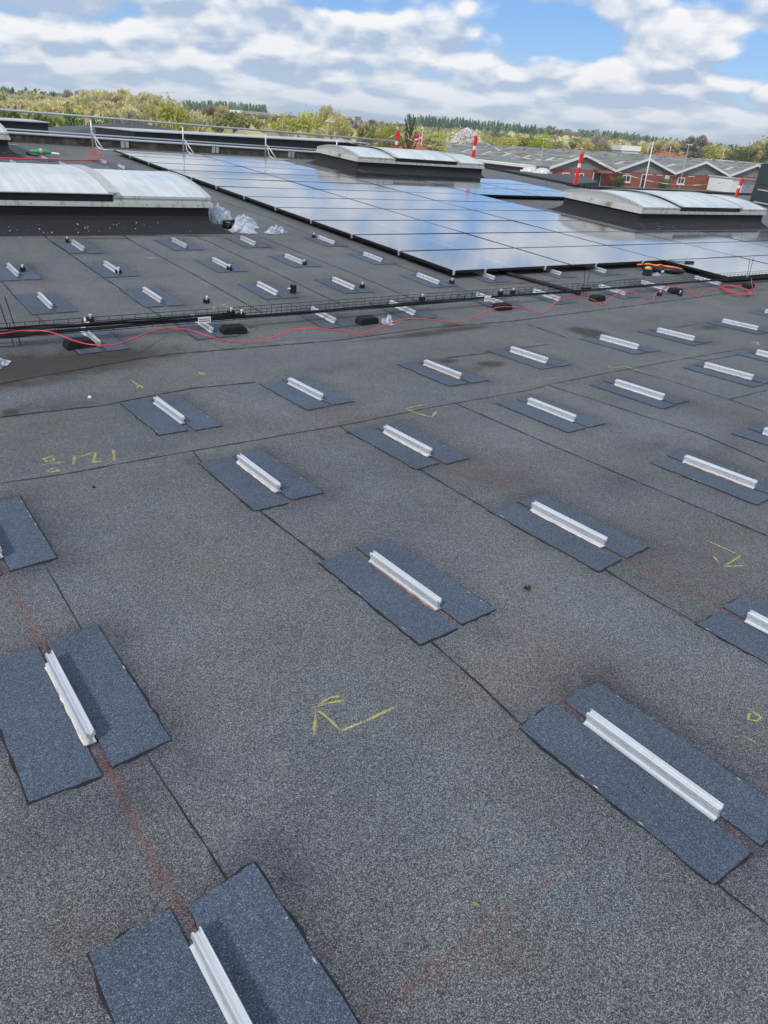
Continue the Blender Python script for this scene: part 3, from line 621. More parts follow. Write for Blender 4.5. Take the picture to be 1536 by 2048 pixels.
def make_skylight(x0, s0, L, Wd, label, hc=.31, rise=.145, seed=1):
    """barrel-vault rooflight on an upstand of felt; local x along its length"""
    t = empty('skylight', RM(x0, s0), label, 'skylight')
    r = random.Random(seed)
    # upstand: flared foot, vertical faces
    mb = MB()
    prof = [(-.26, .004), (-.16, .03), (-.05, .10), (-.012, .14), (0, .19), (0, hc)]
    rings = []
    for o, h in prof: rings.append([(-(-o) if 0 else o, o, h), (L - o, o, h), (L - o, Wd - o, h), (o, Wd - o, h)])
    vs = [p for rg in rings for p in rg]
    fs = []
    for k_ in range(len(prof) - 1):
        for q in range(4): fs.append((4 * k_ + q, 4 * k_ + (q + 1) % 4, 4 * k_ + 4 + (q + 1) % 4, 4 * k_ + 4 + q))
    fs.append(tuple(4 * (len(prof) - 1) + q for q in range(4)))
    mb.add(vs, fs)
    cb = mb.build('upstand', M_CURB, t)
    mb = MB()
    mb.box(-.02, L + .02, -.004, .002, .20, .206); mb.build('lap_joint', M_BITUMEN, cb)
    mb = MB()
    for q in range(150):
        f = r.random() ** 2.2
        x = L * f if seed != 1 else r.choice((L * f * .75, L * r.random()))
        o = -.05 - .17 * r.random(); hh = .10 * ((o + .26) / .21) ** 1.6 + .012; sz = .003 + .011 * r.random() ** 2.5
        mb.add([(x, o, hh), (x + sz, o + .002, hh + .001), (x + sz * .6, o + sz, hh + sz * .7), (x - sz * .4, o + sz * .7, hh + sz * .5)], [(0, 1, 2, 3)])
    tag(mb.build('lichen_spots', M_LICHEN, cb), kind='stuff')
    # frame
    fh = .135; mb = MB(); e = .05
    mb.box(-e, L + e, -e, -e + .05, hc, hc + .055); mb.box(-e, L + e, Wd + e - .05, Wd + e, hc, hc + .055)
    mb.box(-e, -e + .05, -e + .05, Wd + e - .05, hc, hc + .055); mb.box(L + e - .05, L + e, -e + .05, Wd + e - .05, hc, hc + .055)
    for a, b in ((-.02, .27 * L), (.77 * L, L + .02)):
        mb.box(a, b, -.032, .03, hc + .057, hc + .105); mb.box(a, b, -.045, .02, hc + .107, hc + fh)
        mb.box(a, b, Wd - .03, Wd + .032, hc + .057, hc + fh)
    for xx in (-.042, L + .002): mb.box(xx, xx + .04, .02, Wd - .02, hc + .057, hc + .11)
    mb.build('frame', M_FRAME, t)
    # near-black box under the raised lid; the gap's shade is in its colour
    mb = MB(); mb.box(.27 * L + .004, .77 * L - .004, .01, Wd - .01, hc + .02, hc + fh - .01)
    mb.build('vent_gap_box', M_DARKGAP, t)
    # vault
    N = 28
    R = ((Wd / 2 + .03) ** 2 + rise ** 2) / (2 * rise)
    def arc(off, z0, nn=N, wd=Wd / 2 + .03):
        a0 = math.asin(wd / R); o = []
        for i in range(nn + 1):
            a = -a0 + 2 * a0 * i / nn
            o.append((Wd / 2 + (R + off) * math.sin(a), z0 + (R + off) * math.cos(a) - (R - rise)))
        return o
    zb = hc + fh
    def sheet(a, b, off, th=.012, name='glazing', mat=M_POLY, par=t, wd=Wd / 2 + .03):
        o1 = arc(off, zb, wd=wd); o2 = arc(off - th, zb, wd=wd); mb = MB()
        mb.prism(o1 + o2[::-1], a, b, 'x')
        # prism caps are n-gons along a thin arc: replace by quads
        n = len(o1); mb.f = mb.f[2:]; mb.mi = mb.mi[2:]
        for base in (0, 2 * n):
            for i in range(n - 1): mb.f.append((base + i, base + i + 1, base + 2 * n - 2 - i, base + 2 * n - 1 - i)); mb.mi.append(0)
        return mb.build(name, mat, par)
    g = sheet(-.02, .27 * L, 0); sheet(.77 * L, L + .02, 0)
    lid = sheet(.27 * L + .006, .77 * L - .006, .035, name='vent_lid', wd=Wd / 2 + .06)
    for q in (0, .27, .5, .77, 1.0):
        if q in (.27, .77): sheet(q * L - .07, q * L + .07, .045, .008, 'cover_strip', M_ALU2, wd=Wd / 2 + .05)
        elif q == .5: sheet(q * L - .012, q * L + .012, .040, .004, 'cover_strip', M_ALU2, lid, wd=Wd / 2 + .05)
        else: sheet(q * L - .03, q * L + .03, .008, .007, 'cover_strip', M_ALU2)
    # gable ends
    for xx in (0.0, L):
        ar = arc(-.013, zb); mb = MB(); n = len(ar)
        vs = [(xx - .006, a, b) for a, b in ar] + [(xx - .006, a, zb - .06) for a, b in ar] + [(xx + .006, a, b) for a, b in ar] + [(xx + .006, a, zb - .06) for a, b in ar]
        fs = []
        for i in range(n - 1):
            fs += [(i, i + 1, n + i + 1, n + i), (2 * n + i, 3 * n + i, 3 * n + i + 1, 2 * n + i + 1)]
        mb.add(vs, fs); ge = mb.build('gable_end', M_ALU2, t)
        mb = MB(); ar2 = arc(.006, zb)
        sx = -1 if xx == 0 else 1
        for i in range(1, N, 1):
            a, b = ar2[i]; mb.box(xx + sx * .030, xx + sx * .036, a - .012, a + .012, b - .03, b - .006)
        mb.build('clip', M_WHITE, ge)
    # rivets along the front eave
    mb = MB()
    rv = MB().tube([(0, 0, 0), (0, -.006, 0)], .007, 6).mesh('rivet', M_BLKMETAL)
    for q in range(16):
        o = bpy.data.objects.new('rivet', rv); COL.objects.link(o); o.parent = t; o.location = (L * (q + .5) / 16, -.0505, hc + .03)
    return t
make_skylight(-1.15, 10.33, 5.80, 2.25, 'nearest long barrel skylight at left with black felt upstand and stained frame', seed=1)
make_skylight(14.72, 10.25, 5.35, 2.18, 'barrel skylight at right in front of the brick building', seed=2)
make_skylight(12.60, 18.1, 4.75, 2.05, 'smaller looking barrel skylight at centre behind the solar array', seed=3)
make_skylight(-1.9, 18.45, 5.75, 2.3, 'barrel skylight end at far left edge beside the green tool', seed=4)

# ------------------------------------------------------------------ parapet wall + guard rail
def mat_render():
    mt, t, b = newmat('mottled_wall'); v = objco(t)
    n = t.noise(v, 4.5, 8, .75); n2 = t.noise(v, 14, 4, .7)
    col = t.mix(t.mapr(n, .38, .66), (.030, .029, .026, 1), (.13, .12, .095, 1))
    col = t.mix(t.mapr(n2, .68, .74, 0, .8), col, (.45, .44, .40, 1))
    setb(t, b, color=col, rough=.9); return mt
M_MOTTLE = mat_render()
t = empty('parapet_wall', RM(4, 21.45), 'low dark mottled parapet wall with metal coping along the far left roof edge', 'wall')
mb = MB(); mb.box(-14, 12.6, 0, .25, 0, .185); mb.build('wall', M_MOTTLE, t)
mb = MB(); mb.box(-14, 12.6, -.03, .28, .187, .21); mb.build('coping', M_GALV, t)
for x in (3.35, 5.95, 8.45, 10.9):
    mb = MB(); mb.box(x - .10, x - .015, -.04, -.003, .02, .175); mb.box(x + .015, x + .10, -.04, -.003, .02, .175); mb.build('bracket', M_ALU2, t)
t = empty('guard_rail', RM(0, 21.2), 'galvanised tube guard rail on braced posts along the parapet', 'railing')
HR = .70
mb = MB(); mb.tube([(-8, 0, HR), (16.2, 0, HR)], .027, 8); mb.build('top_rail', M_GALV, t, True)
mb = MB(); mb.tube([(-8, .05, .29), (15.2, .05, .29)], .022, 8); mb.build('lower_rail', M_GALV, t, True)
for x in (1.6, 4.05, 6.45, 8.9, 11.45, 13.95):
    mb = MB(); mb.tube([(x, .02, -.0), (x, .02, HR)], .022, 8)
    p = mb.build('post', M_GALV, t, True)
    mb = MB(); mb.tube([(x, .05, .36), (x, -.14, .30), (x + .10, -.50, .0)], .015, 6)
    mb.tube([(x + .01, .02, .0), (x + .10, -.50, 0.012), (x + .5, -.52, .012)], .015, 6)
    mb.tube([(x + .04, .0, .30), (x + .06, -.10, .05), (x + .1, -.3, .012)], .013, 6); mb.build('brace', M_GALV, p, True)
M_FASCIA = simple('black_fascia', (.014, .016, .021), .55, 0, .4, .3, 3)
def wbox(name, pts, z0, z1, mat, parent=None, cap=None):
    """vertical prism from a list of world xy corners"""
    mb = MB(); n = len(pts)
    mb.add([(p[0], p[1], z0) for p in pts] + [(p[0], p[1], z1) for p in pts], [tuple(range(n - 1, -1, -1)), tuple(range(n, 2 * n))] + [(i, (i + 1) % n, (i + 1) % n + n, i + n) for i in range(n)])
    return mb.build(name, mat, parent)
bb = DATA['BOXB']
A = Vector((8.55, 23.9)); Bq = Vector((16.8, 23.45)); 
t = empty('raised_roof', TM(0, 0, 0), 'long raised black roof box with pale coping behind the guard rail', 'roof box')
wbox('wall', [A, Bq, Bq + Vector((.2, 3)), A + Vector((-.2, 3))], -.4, 1.0, M_FASCIA, t)
wbox('coping', [A + Vector((-.05, -.06)), Bq + Vector((.05, -.06)), Bq + Vector((.25, 3.05)), A + Vector((-.25, 3.05))], .1003 * 10, 1.03, M_GALV, t)
A = Vector((-4, 24.6)); Bq = Vector((6.2, 24.2))
t = empty('raised_roof', TM(0, 0, 0), 'short raised black roof box at the far left edge of the picture', 'roof box')
wbox('wall', [A, Bq, Bq + Vector((.2, 3)), A + Vector((-.2, 3))], -.4, 1.09, M_FASCIA, t)
wbox('coping', [A + Vector((-.05, -.06)), Bq + Vector((.05, -.06)), Bq + Vector((.25, 3.05)), A + Vector((-.25, 3.05))], 1.093, 1.12, M_GALV, t)
# lower roof the boxes stand on
t = empty('back_building', TM(0, 0, 0), 'dark lower flat roofed block directly behind the parapet wall', 'building')
wbox('wall', [(-14, 22.8), (20.5, 22.8), (20.5, 40), (-14, 40)], -5.6, -.45, M_OWNWALL, t)
wbox('roof', [(-14, 22.75), (20.6, 22.75), (20.6, 40.1), (-14, 40.1)], -.447, -.38, M_CURB, t)
# dark pitched roof with a bright skylight
pr = [Vector(q) for q in DATA['PROOF']]
t = empty('dark_roof_building', TM(0, 0, 0), 'dark hipped roof with one bright rectangular roof window beyond the parapet', 'building')
mb = MB()
cx, cy = 15.2, 43.0
bx = [(cx - 7.5, cy - 5), (cx + 9, cy - 5), (cx + 9, cy + 6), (cx - 7.5, cy + 6)]
rg = [(cx - .5, cy + .5), (cx + 1.0, cy + .5)]
vs = [(x, y, -.1) for x, y in bx] + [(x, y, .95) for x, y in rg]
mb.add(vs, [(0, 1, 5, 4), (1, 2, 5), (2, 3, 4, 5), (3, 0, 4)])
M_SLATE = simple('dark_sheet_roof', (.030, .033, .042), .5, 0, .5, .2, 2)
mb.build('roof', M_SLATE, t)
wbox('wall', [(x, y) for x, y in bx], -5.6, -.103, M_OWNWALL, t)
mb = MB()
def on_roof(u_, v_, o=.03):
    a = Vector(vs[0]).lerp(Vector(vs[1]), u_); b = Vector(vs[4]).lerp(Vector(vs[5]), u_)
    return a.lerp(b, v_) + Vector((0, -o * .2, o))
mb.add([on_roof(.44, .42), on_roof(.62, .42), on_roof(.60, .72), on_roof(.44, .72)], [(0, 1, 2, 3)])
M_RWIN = simple('bright_roof_window', (.55, .55, .75), .08, 0, .8, .05, 2)
mb.build('roof_window', M_RWIN, t)

# ------------------------------------------------------------------ warning posts and chain
def post(x, s_, lab, H=1.12, tilt=(0, 0)):
    t = empty('warning_post', RM(x, s_) @ Matrix.Rotation(tilt[0], 4, 'X') @ Matrix.Rotation(tilt[1], 4, 'Y'), lab, 'warning post', 'red and white warning posts on the roof edge')
    mb = MB(); mb.box(-.055, .055, -.04, .04, .05, .57 * H); mb.build('lower_red', M_POSTR, t, bevel=.01)
    mb = MB(); mb.box(-.05, .05, -.036, .036, .57 * H + .002, .70 * H); mb.build('white_band', M_WHITE, t, bevel=.008)
    mb = MB(); mb.box(-.062, .062, -.045, .045, .70 * H + .002, H); mb.build('upper_red', M_POSTR, t, bevel=.012)
    mb = MB(); mb.box(-.2, .2, -.2, .2, 0, .05); mb.build('foot', M_RUBBER, t, bevel=.01)
    return t
PT = [(13.95, 21.05, 'slim pale post at guard rail end carrying the warning chain', .72), (16.9, 22.0, 'red warning post standing behind the centre skylight, left of the other', 1.0), (19.9, 21.3, 'red and white warning post at right end behind the centre skylight', 1.12),
      (21.0, 17.35, 'tall leaning red and white warning post in front of brick gable', 1.05), (26.9, 14.9, 'tilted red warning post behind the right skylight', .80)]
for k_, (x, s_, lab, H) in enumerate(PT):
    if k_ == 0: continue
    post(x, s_, lab, H * .96, (0, [0, 0, .0, .03, .10][k_]))
M_CHRED = simple('chain_red', (.50, .22, .20), .5)
def chain(a, b, sag, lab, n=18):
    mb = MB()
    pts = [Vector(a).lerp(Vector(b), i / n) - Vector((0, 0, sag * 4 * (i / n) * (1 - i / n))) for i in range(n + 1)]
    pts = [p for i in range(n) for p in (pts[i], pts[i].lerp(pts[i + 1], .97))] + [pts[-1]]
    mb.tube(pts, .009, 5)
    mb.mi = [((k_ // 5) // 2) % 2 if k_ // 5 < len(pts) - 1 else 0 for k_ in range(len(mb.f))]
    tag(mb.build('warning_chain', [M_WHITE, M_CHRED]), lab, 'chain', 'red and white chains between warning posts')
tops = [P(x, s_, H - .06) for x, s_, lab, H in PT]
for i, lab in enumerate(['red and white chain drooping from guard rail end to first red post', 'red and white chain drooping behind the centre skylight', 'red and white chain hanging in front of the long grey roof', 'red and white chain hanging in front of the brick facade']):
    chain(tops[i], tops[i + 1], [.28, .40, .42, .50][i], lab, [14, 16, 20, 20][i])
chain(tops[4], tops[4] + NX * 2.2 - NZ * .45 + FY * .4, .05, 'short red and white chain running from right post to vent cabinet', 8)
# ------------------------------------------------------------------ vent cabinet at right edge
M_DUCT = simple('grey_green_sheet', (.045, .065, .068), .4, .3, .5, .15, 2)
t = empty('vent_cabinet', RM(27.0, 12.9, -.12, -.1), 'dark grey-green sheet metal vent cabinet at the right edge', 'vent cabinet')
mb = MB(); mb.box(0, 1.7, 0, 1.6, .12, .78); mb.build('lower_box', M_DUCT, t, bevel=.01)
mb = MB(); mb.box(-.01, 1.72, 0, 1.6, .79, 1.42); mb.build('upper_box', M_DUCT, t, bevel=.01)
mb = MB(); mb.prism([(-.04, 1.43), (1.75, 1.43), (1.75, 1.50), (.5, 1.56)], -.05, 1.65); mb.build('hood', M_DUCT, t)
mb = MB(); mb.box(-.15, 1.85, -.15, 1.75, 0, .11); mb.build('plinth', M_GALV, t)
mb = MB(); mb.box(-.03, -.012, .2, 1.4, .2, .24); mb.box(-.03, -.012, .2, 1.4, .6, .64); mb.build('trim', M_GALV, t)

# ------------------------------------------------------------------ cable tray
t = empty('cable_tray', RM(5, 5.93), 'long black wire mesh cable tray crossing the whole roof', 'cable tray')
TH = .085; TW = .082
mb = MB(); xa, xb = -7.5, 14.0
def ty(x): return -.012 * (x + 5) * .8
for yy, zz in ((-.05, 0), (-.05, .022), (-.05, TW), (.05, 0), (.05, .022), (.05, TW), (0, 0)):
    mb.tube([(xa, yy + .04, TH + zz), (0, yy, TH + zz), (xb, yy - .13, TH + zz)], .0026, 4, False)
mb.build('long_wires', M_BLKMETAL, t)
mb = MB()
x = xa
while x < xb:
    o = .04 * (x / xa) if x < 0 else -.13 * x / xb
    mb.tube([(x, -.05 + o, TH + TW), (x, -.05 + o, TH), (x, .05 + o, TH), (x, .05 + o, TH + TW)], .0024, 4, False)
    x += .105
tag(mb.build('cross_wires', M_BLKMETAL, t), kind='stuff')
for q, (ya, za) in enumerate([(-.03, .010), (-.018, .008), (-.024, .018), (-.012, .014)]):
    mb = MB(); pts = []
    r = random.Random(q); ph = r.random() * 6
    for i in range(90):
        x = xa + (xb - xa) * i / 89; o = .04 * (x / xa) if x < 0 else -.13 * x / xb
        wob = .006 * math.sin(x * 1.1 + ph) + .003 * math.sin(x * 3.1 + ph * 2)
        zz = TH + za + .006 * math.sin(x * 1.7 + ph)
        pts.append((x, ya + o + wob, zz))
    mb.tube(pts, .006, 5); mb.build('cable', M_RUBBER, t, True)
# extra slack cables at the left end
for q in range(4):
    mb = MB(); r = random.Random(q + 50)
    pts = [(xa + .3 * i + 1.5, -.02 + .03 * q - .09 * math.sin(i * .55 + q) * (1 - i / 14), TH + .03 + .05 * math.sin(i * .5 + q) ** 2 * (1 - i / 14)) for i in range(14)]
    mb.tube(pts, .007, 5); mb.build('slack_cable', M_RUBBER, t, True)
labs = ['first from left under the cable tray at the dirt stain', 'second from left under the cable tray', 'third from left under the cable tray beside a scrap of foil', 'fourth from left under the cable tray beside the white tag', 'fifth from left under the cable tray', 'sixth from left under the cable tray', 'last at right under the cable tray near the coiled cord']
for i, (x, s_) in enumerate([(1.50, 5.80), (2.80, 5.80), (4.18, 5.72), (6.07, 5.75), (7.74, 5.74), (9.44, 5.74), (11.25, 5.66)]):
    mb = MB(); mb.prism([(-.11, 0), (.11, 0), (.11, .035), (.085, .065), (-.085, .065), (-.11, .035)], -.055, .055)
    o = mb.build('support_block', M_RUBBER, bevel=.006); o.matrix_world = RM(x, s_, 0, .05 * (-1) ** i); tag(o, 'black rubber support block, ' + labs[i], 'support block', 'rubber support blocks under the cable tray')
for (x, s_, lab) in [(1.09, 5.97, 'pair of thin black upright rods standing at the left end of the tray'), (7.80, 5.99, 'pair of thin black upright rods at the tray near the black bar'), (11.75, 5.95, 'pair of thin black upright rods at right beside the coiled red cord')]:
    e = empty('upright_rods', RM(x, s_), lab, 'rods', 'rod pairs rising from the cable tray')
    for k_, (a, b) in enumerate(((-.02, -.055), (.03, .045))):
        mb = MB(); mb.tube([(a, 0, .01), (b if x > 7 else a - .05, .05, .36)], .0035, 5); mb.build('rod', M_BLKMETAL, e)
    mb = MB(); mb.box(-.07, .07, -.03, .03, .075, .10); mb.build('bracket', M_BLACK, e)
# white tags on the tray
def tagplate(x, s_, h, w_, hh, lab, rot, style):
    e = empty('tray_tag', RM(x, s_, h, rot), lab, 'tag')
    mb = MB(); mb.box(-w_ / 2, w_ / 2, 0, .002, 0, hh); mb.build('plate', M_WHITE, e)
    if style == 0:
        mb = MB()
        for r_ in range(2):
            for c in range(9): mb.box(-w_ * .42 + c * w_ * .095, -w_ * .42 + c * w_ * .095 + w_ * .06, -.0015, -.0005, hh * (.25 + .34 * r_), hh * (.25 + .34 * r_) + hh * .16)
        mb.build('print', M_BLACK, e)
    else:
        mb = MB()
        for c in range(7): mb.box(-w_ * .40 + c * w_ * .085, -w_ * .40 + c * w_ * .085 + w_ * .06, -.0015, -.0005, hh * (.40 + .05 * math.sin(c * 2)), hh * .62)
        mb.build('print', M_CORD, e)
        mb = MB(); mb.box(w_ * .30, w_ * .34, -.0015, -.0005, hh * .2, hh * .75); mb.box(w_ * .27, w_ * .40, -.0015, -.0005, hh * .78, hh * .82); mb.box(w_ * .27, w_ * .40, -.0015, -.0005, hh * .14, hh * .18)
        mb.build('print_mark', M_BLACK, e)
tagplate(2.56, 5.86, .09, .115, .052, 'white tag with two lines of dark print on left half of the tray', 0.0, 0)
tagplate(5.88, 5.81, .085, .10, .06, 'white tag with red print on the middle of the tray', 0.0, 1)
# ------------------------------------------------------------------ red cord
cp = [P(x, s_, h) for x, s_, h in DATA['CORD']]
mb = MB()
def catmull(ps, n=6):
    o = []
    for i in range(len(ps) - 1):
        p0, p1, p2, p3 = ps[max(i - 1, 0)], ps[i], ps[i + 1], ps[min(i + 2, len(ps) - 1)]
        for k in range(n):
            t_ = k / n; o.append(.5 * ((2 * p1) + (p2 - p0) * t_ + (2 * p0 - 5 * p1 + 4 * p2 - p3) * t_ ** 2 + (3 * p1 - p0 - 3 * p2 + p3) * t_ ** 3))
    o.append(ps[-1]); return o
mb.tube(catmull(cp, 5), .0047, 6)
tag(mb.build('extension_cord', M_CORD, None, True), 'red extension cord winding along the cable tray, coiled at the right', 'cord')
pts = [P(x, s_, .04) for x, s_ in [(-.5, 17.6), (2.0, 17.55), (3.6, 17.62), (4.3, 17.75), (5.0, 17.85), (5.7, 18.15)]]
mb = MB(); mb.tube(catmull(pts, 4), .017, 6)
q = P(5.6, 18.2, 0)
tag(mb.build('red_hose', M_CORD, None, True), 'thick straight red cord lying behind the left skylight', 'cord')
mb = MB()
for k_ in range(3):
    mb.tube([P(5.55 + .13 * math.cos(a) + .04 * k_, 18.3 + .14 * math.sin(a), .03 + .16 * max(0, math.sin(a + k_ * .3))) for a in [i / 12 * 2 * PI for i in range(13)]], .008, 5)
tag(mb.build('cord_loops', M_CORD, None, True), 'tangled red cord loops near the far left array corner', 'cord')
# ------------------------------------------------------------------ small loose things
def clampblock(M, lab, kind):
    e = empty('mounting_clamp', M, lab, 'clamp', 'loose black mounting clamps lying on the roof')
    mb = MB()
    if kind == 1: mb.box(-.03, .03, -.02, .02, 0, .085)
    else: mb.box(-.032, .032, -.018, .018, 0, .028); mb.box(-.030, -.01, -.018, .018, .028, .040); mb.box(.01, .030, -.018, .018, .028, .040)
    mb.build('block', M_BLACK, e, bevel=.003)
    mb = MB()
    if kind == 1: mb.tube([(-.03, 0, .045), (-.06, 0, .045)], .007, 6)
    else: mb.tube([(0, 0, .028), (.004, 0, .062)], .005, 6); mb.box(-.008, .014, -.008, .008, .057, .063)
    mb.build('bolt', M_WHITE, e)
    if kind == 3:
        mb = MB(); mb.box(-.05, -.035, -.03, .03, 0, .03); mb.box(-.05, -.01, -.035, -.025, 0, .012); mb.build('foot_plate', M_WHITE, e)
nm = ['loose black clamp with white foot plate behind the tray at left', 'loose black clamp with upright bolt beside a yellow chalk arrow', 'loose black clamp standing on end left of the roof centre', 'loose black clamp on the felt patch right of a rail', 'loose black clamp just off the solar array front corner']
for (x, s_, k_), lab in zip(DATA['BLK'], nm): clampblock(RM(x, s_, 0.008, random.uniform(-.4, .4)), lab, 3 if 'foot plate' in lab else k_)
nm2 = ['small silver and black clamp lying on a far left patch', 'small silver and black clamp by the row nearest the left skylight', 'black clamp fixed at the near end of a rail, far left', 'black clamp fixed at rail end below the left skylight', 'black clamp fixed at rail end below the plastic bags', 'black clamp at the far end of a rail near the array edge', 'black clamp pile beside the tray near the rubber foot', 'black clamp with white bolt lying right of the pile']
for (x, s_), lab in zip(DATA['CLAMP'], nm2): clampblock(RM(x, s_, 0.008, random.uniform(-2, 2)), lab, 0)
for (x, s_, lab) in [(2.84, 5.93, 'upper black clamp hanging on tray above second rubber block'), (2.90, 5.85, 'lower black clamp hanging on tray above second rubber block'), (5.02, 5.92, 'black clamp on the tray at the rail left of the middle tag'), (6.16, 5.90, 'black clamp on the tray at the rail right of the middle tag'), (6.36, 5.90, 'second black clamp on the tray right of the middle tag')]:
    clampblock(RM(x, s_, TH + .035), lab, 0)
# black bar
mb = MB(); a, b = (7.30, 8.2), (7.70, 5.98)
mb.tube([P(a[0], a[1], .03), P(b[0], b[1], .03)], .024, 4)
tag(mb.build('profile_bar', M_BLKMETAL), 'long black square bar lying from under the array to the tray', 'bar')
# knee pads / tool bag: orange and black
t = empty('tool_holster', RM(10.55, 6.80, 0, -.15), 'orange and black tool holster lying in front of the array', 'tool holster')
def lofted(path, w_, hgt, mat, name, par, n=10):
    """flattened capsule following a path"""
    mb = MB(); vs = []; fs = []; N = len(path)
    for i, p in enumerate(path):
        f = i / (N - 1); k = math.sin(PI * min(max(f, .04), .96)) ** .45
        q = Vector(path[min(i + 1, N - 1)]) - Vector(path[max(i - 1, 0)]); q.z = 0; q.normalize(); nn = Vector((-q.y, q.x, 0))
        for j in range(n):
            a = 2 * PI * j / n; vs.append(Vector(p) + nn * math.cos(a) * w_ * k + Vector((0, 0, 1)) * (math.sin(a) * hgt * k))
    for i in range(N - 1):
        for j in range(n): fs.append((i * n + j, i * n + (j + 1) % n, (i + 1) * n + (j + 1) % n, (i + 1) * n + j))
    fs += [tuple(range(n - 1, -1, -1)), tuple((N - 1) * n + j for j in range(n))]
    mb.add(vs, fs); return mb.build(name, mat, par, True)
lofted([(-.28 + .065 * i, .05 - .012 * i, .05 + .02 * math.sin(i)) for i in range(9)], .06, .05, M_BLACK, 'pouch', t)
lofted([(-.26 + .055 * i, .06 - .010 * i, .105 + .01 * math.sin(i * 1.3)) for i in range(7)], .035, .016, M_ORANGE, 'orange_strap', t)
lofted([(.06 + .04 * i, -.02 - .022 * i, .05) for i in range(9)], .075, .05, M_BLACK, 'pad', t)
lofted([(.08 + .034 * i, .0 - .020 * i, .100 - .002 * i) for i in range(9)], .05, .016, M_ORANGE, 'orange_cover', t)
lofted([(-.36 + .03 * i, .11, .09) for i in range(5)], .02, .012, M_ORANGE, 'orange_tab', t)
mb = MB(); mb.box(-.02, .03, -.105, -.10, .02, .05); mb.build('white_patch', M_WHITE, t)
t = empty('battery_box', RM(10.08, 6.66, 0, .1), 'black battery pack with yellow top in front of the tool holster', 'battery')
mb = MB(); mb.prism([(-.065, 0), (.055, 0), (.07, .085), (-.06, .095)], -.05, .05); mb.build('body', M_BLACK, t, bevel=.008)
mb = MB(); mb.prism([(-.055, .096), (.06, .086), (.055, .11), (.0, .135), (-.05, .115)], -.035, .035); mb.build('top', M_YELLOWP, t, bevel=.006)
def crumple(name, M, size, lab, seed, mat, n=9, hgt=.12, cat='plastic bag'):
    r = random.Random(seed); mb = MB()
    pk = [(r.uniform(.15, .85), r.uniform(.15, .85), r.uniform(.5, 1), r.uniform(.10, .26)) for _ in range(5)]
    hs = [[hgt * (.18 * r.random() + max(k_ * max(0, 1 - math.hypot(i / n - a_, j / n - b_) / (w0 * 2)) for a_, b_, k_, w0 in pk)) * min(1, 3 * min(i, j, n - i, n - j) / n + .12) for j in range(n + 1)] for i in range(n + 1)]
    vs = []
    for i in range(n + 1):
        for j in range(n + 1):
            u_, v_ = i / n - .5, j / n - .5
            k = 1 - .25 * abs(u_ * v_) * 4
            vs.append((u_ * size[0] * k + r.uniform(-.02, .02), v_ * size[1] * k + r.uniform(-.02, .02), .006 + hs[i][j]))
    fs = []
    for i in range(n):
        for j in range(n):
            a = i * (n + 1) + j
            fs += [(a, a + 1, a + n + 2), (a, a + n + 2, a + n + 1)]
    mb.add(vs, fs); o = mb.build(name, mat); o.matrix_world = M; tag(o, lab, cat); return o
def mat_film():
    mt, t, b = newmat('plastic_film'); v = objco(t)
    n = t.noise(v, 14, 5, .7)
    setb(t, b, color=(.60, .66, .78, 1), rough=.22, spec=.7, alpha=t.mapr(n, .35, .65, .18, .80))
    return mt
M_FILM = mat_film()
crumple('plastic_bag', RM(4.98, 10.72, .02, .3), (.55, .35), 'clear crumpled plastic bag leaning against the left skylight corner', 1, M_FILM, hgt=.34, n=13)
crumple('plastic_bag', RM(5.32, 10.55, .0, -.2), (.5, .30), 'clear plastic bag in the middle of the bag heap', 2, M_FILM, hgt=.2, n=13)
crumple('plastic_bag', RM(5.12, 10.18, .0, -.6), (.42, .34), 'clear plastic bag lying nearest the camera in the bag heap', 3, M_FILM, hgt=.16, n=13)
crumple('plastic_bag', RM(5.62, 10.12, .0, .5), (.50, .24), 'white plastic bag lying flat at the right of the bag heap', 4, M_FILM, hgt=.12, n=13)
t = empty('cable_bundle', RM(5.02, 10.42), 'small black bundle of parts among the plastic bags', 'bundle')
mb = MB()
for i in range(6):
    r = random.Random(i); mb.tube([(r.uniform(-.1, .1), r.uniform(-.06, .06), r.uniform(.0, .12)) for _ in range(4)], .02, 5)
mb.build('parts', M_BLACK, t)
crumple('plastic_bag', RM(.84, 5.60, .0, .8), (.26, .22), 'clear crumpled plastic bag at the left edge before the cable tray', 7, M_FILM, hgt=.12)
crumple('foil_scrap', RM(4.36, 5.62, .0, .4), (.10, .12), 'scrap of clear foil beside the third rubber block', 8, M_FILM, hgt=.12, cat='foil scrap')
crumple('foil_scrap', RM(10.28, 6.62, .0, .4), (.18, .10), 'scrap of grey foil between battery and tool holster', 9, M_FILM, hgt=.05, cat='foil scrap')
# green power tool
t = empty('power_tool', RM(4.55, 18.75, 0, -.1), 'green power tool lying beside the red cord at far left', 'power tool')
lofted([(-.22 + .055 * i, 0, .08) for i in range(9)], .06, .055, M_GREENP, 'body', t)
lofted([(-.03 + .014 * i, -.015 * i, .10) for i in range(6)], .035, .06, M_YELLOWP, 'grip', t)
mb = MB(); mb.tube([(.20, 0, .07), (.38, -.02, .06)], .022, 8); mb.build('nozzle', M_WHITE, t)
mb = MB(); mb.tube([(-.3, -.1, .05), (-.1, -.2, .03)], .03, 6); mb.build('handle', M_BLACK, t)
# cable on the panel
mb = MB(); mb.tube([P(11.1, 7.0, HP + .01), P(11.22, 6.95, HP + .012), P(11.36, 6.86, HP + .014)], .006, 5); mb.tube([P(11.36, 6.86, HP + .018), P(11.52, 6.80, HP + .018)], .016, 6)
tag(mb.build('connector_lead', M_BLACK), 'short black connector lead lying on a solar panel corner', 'cable')
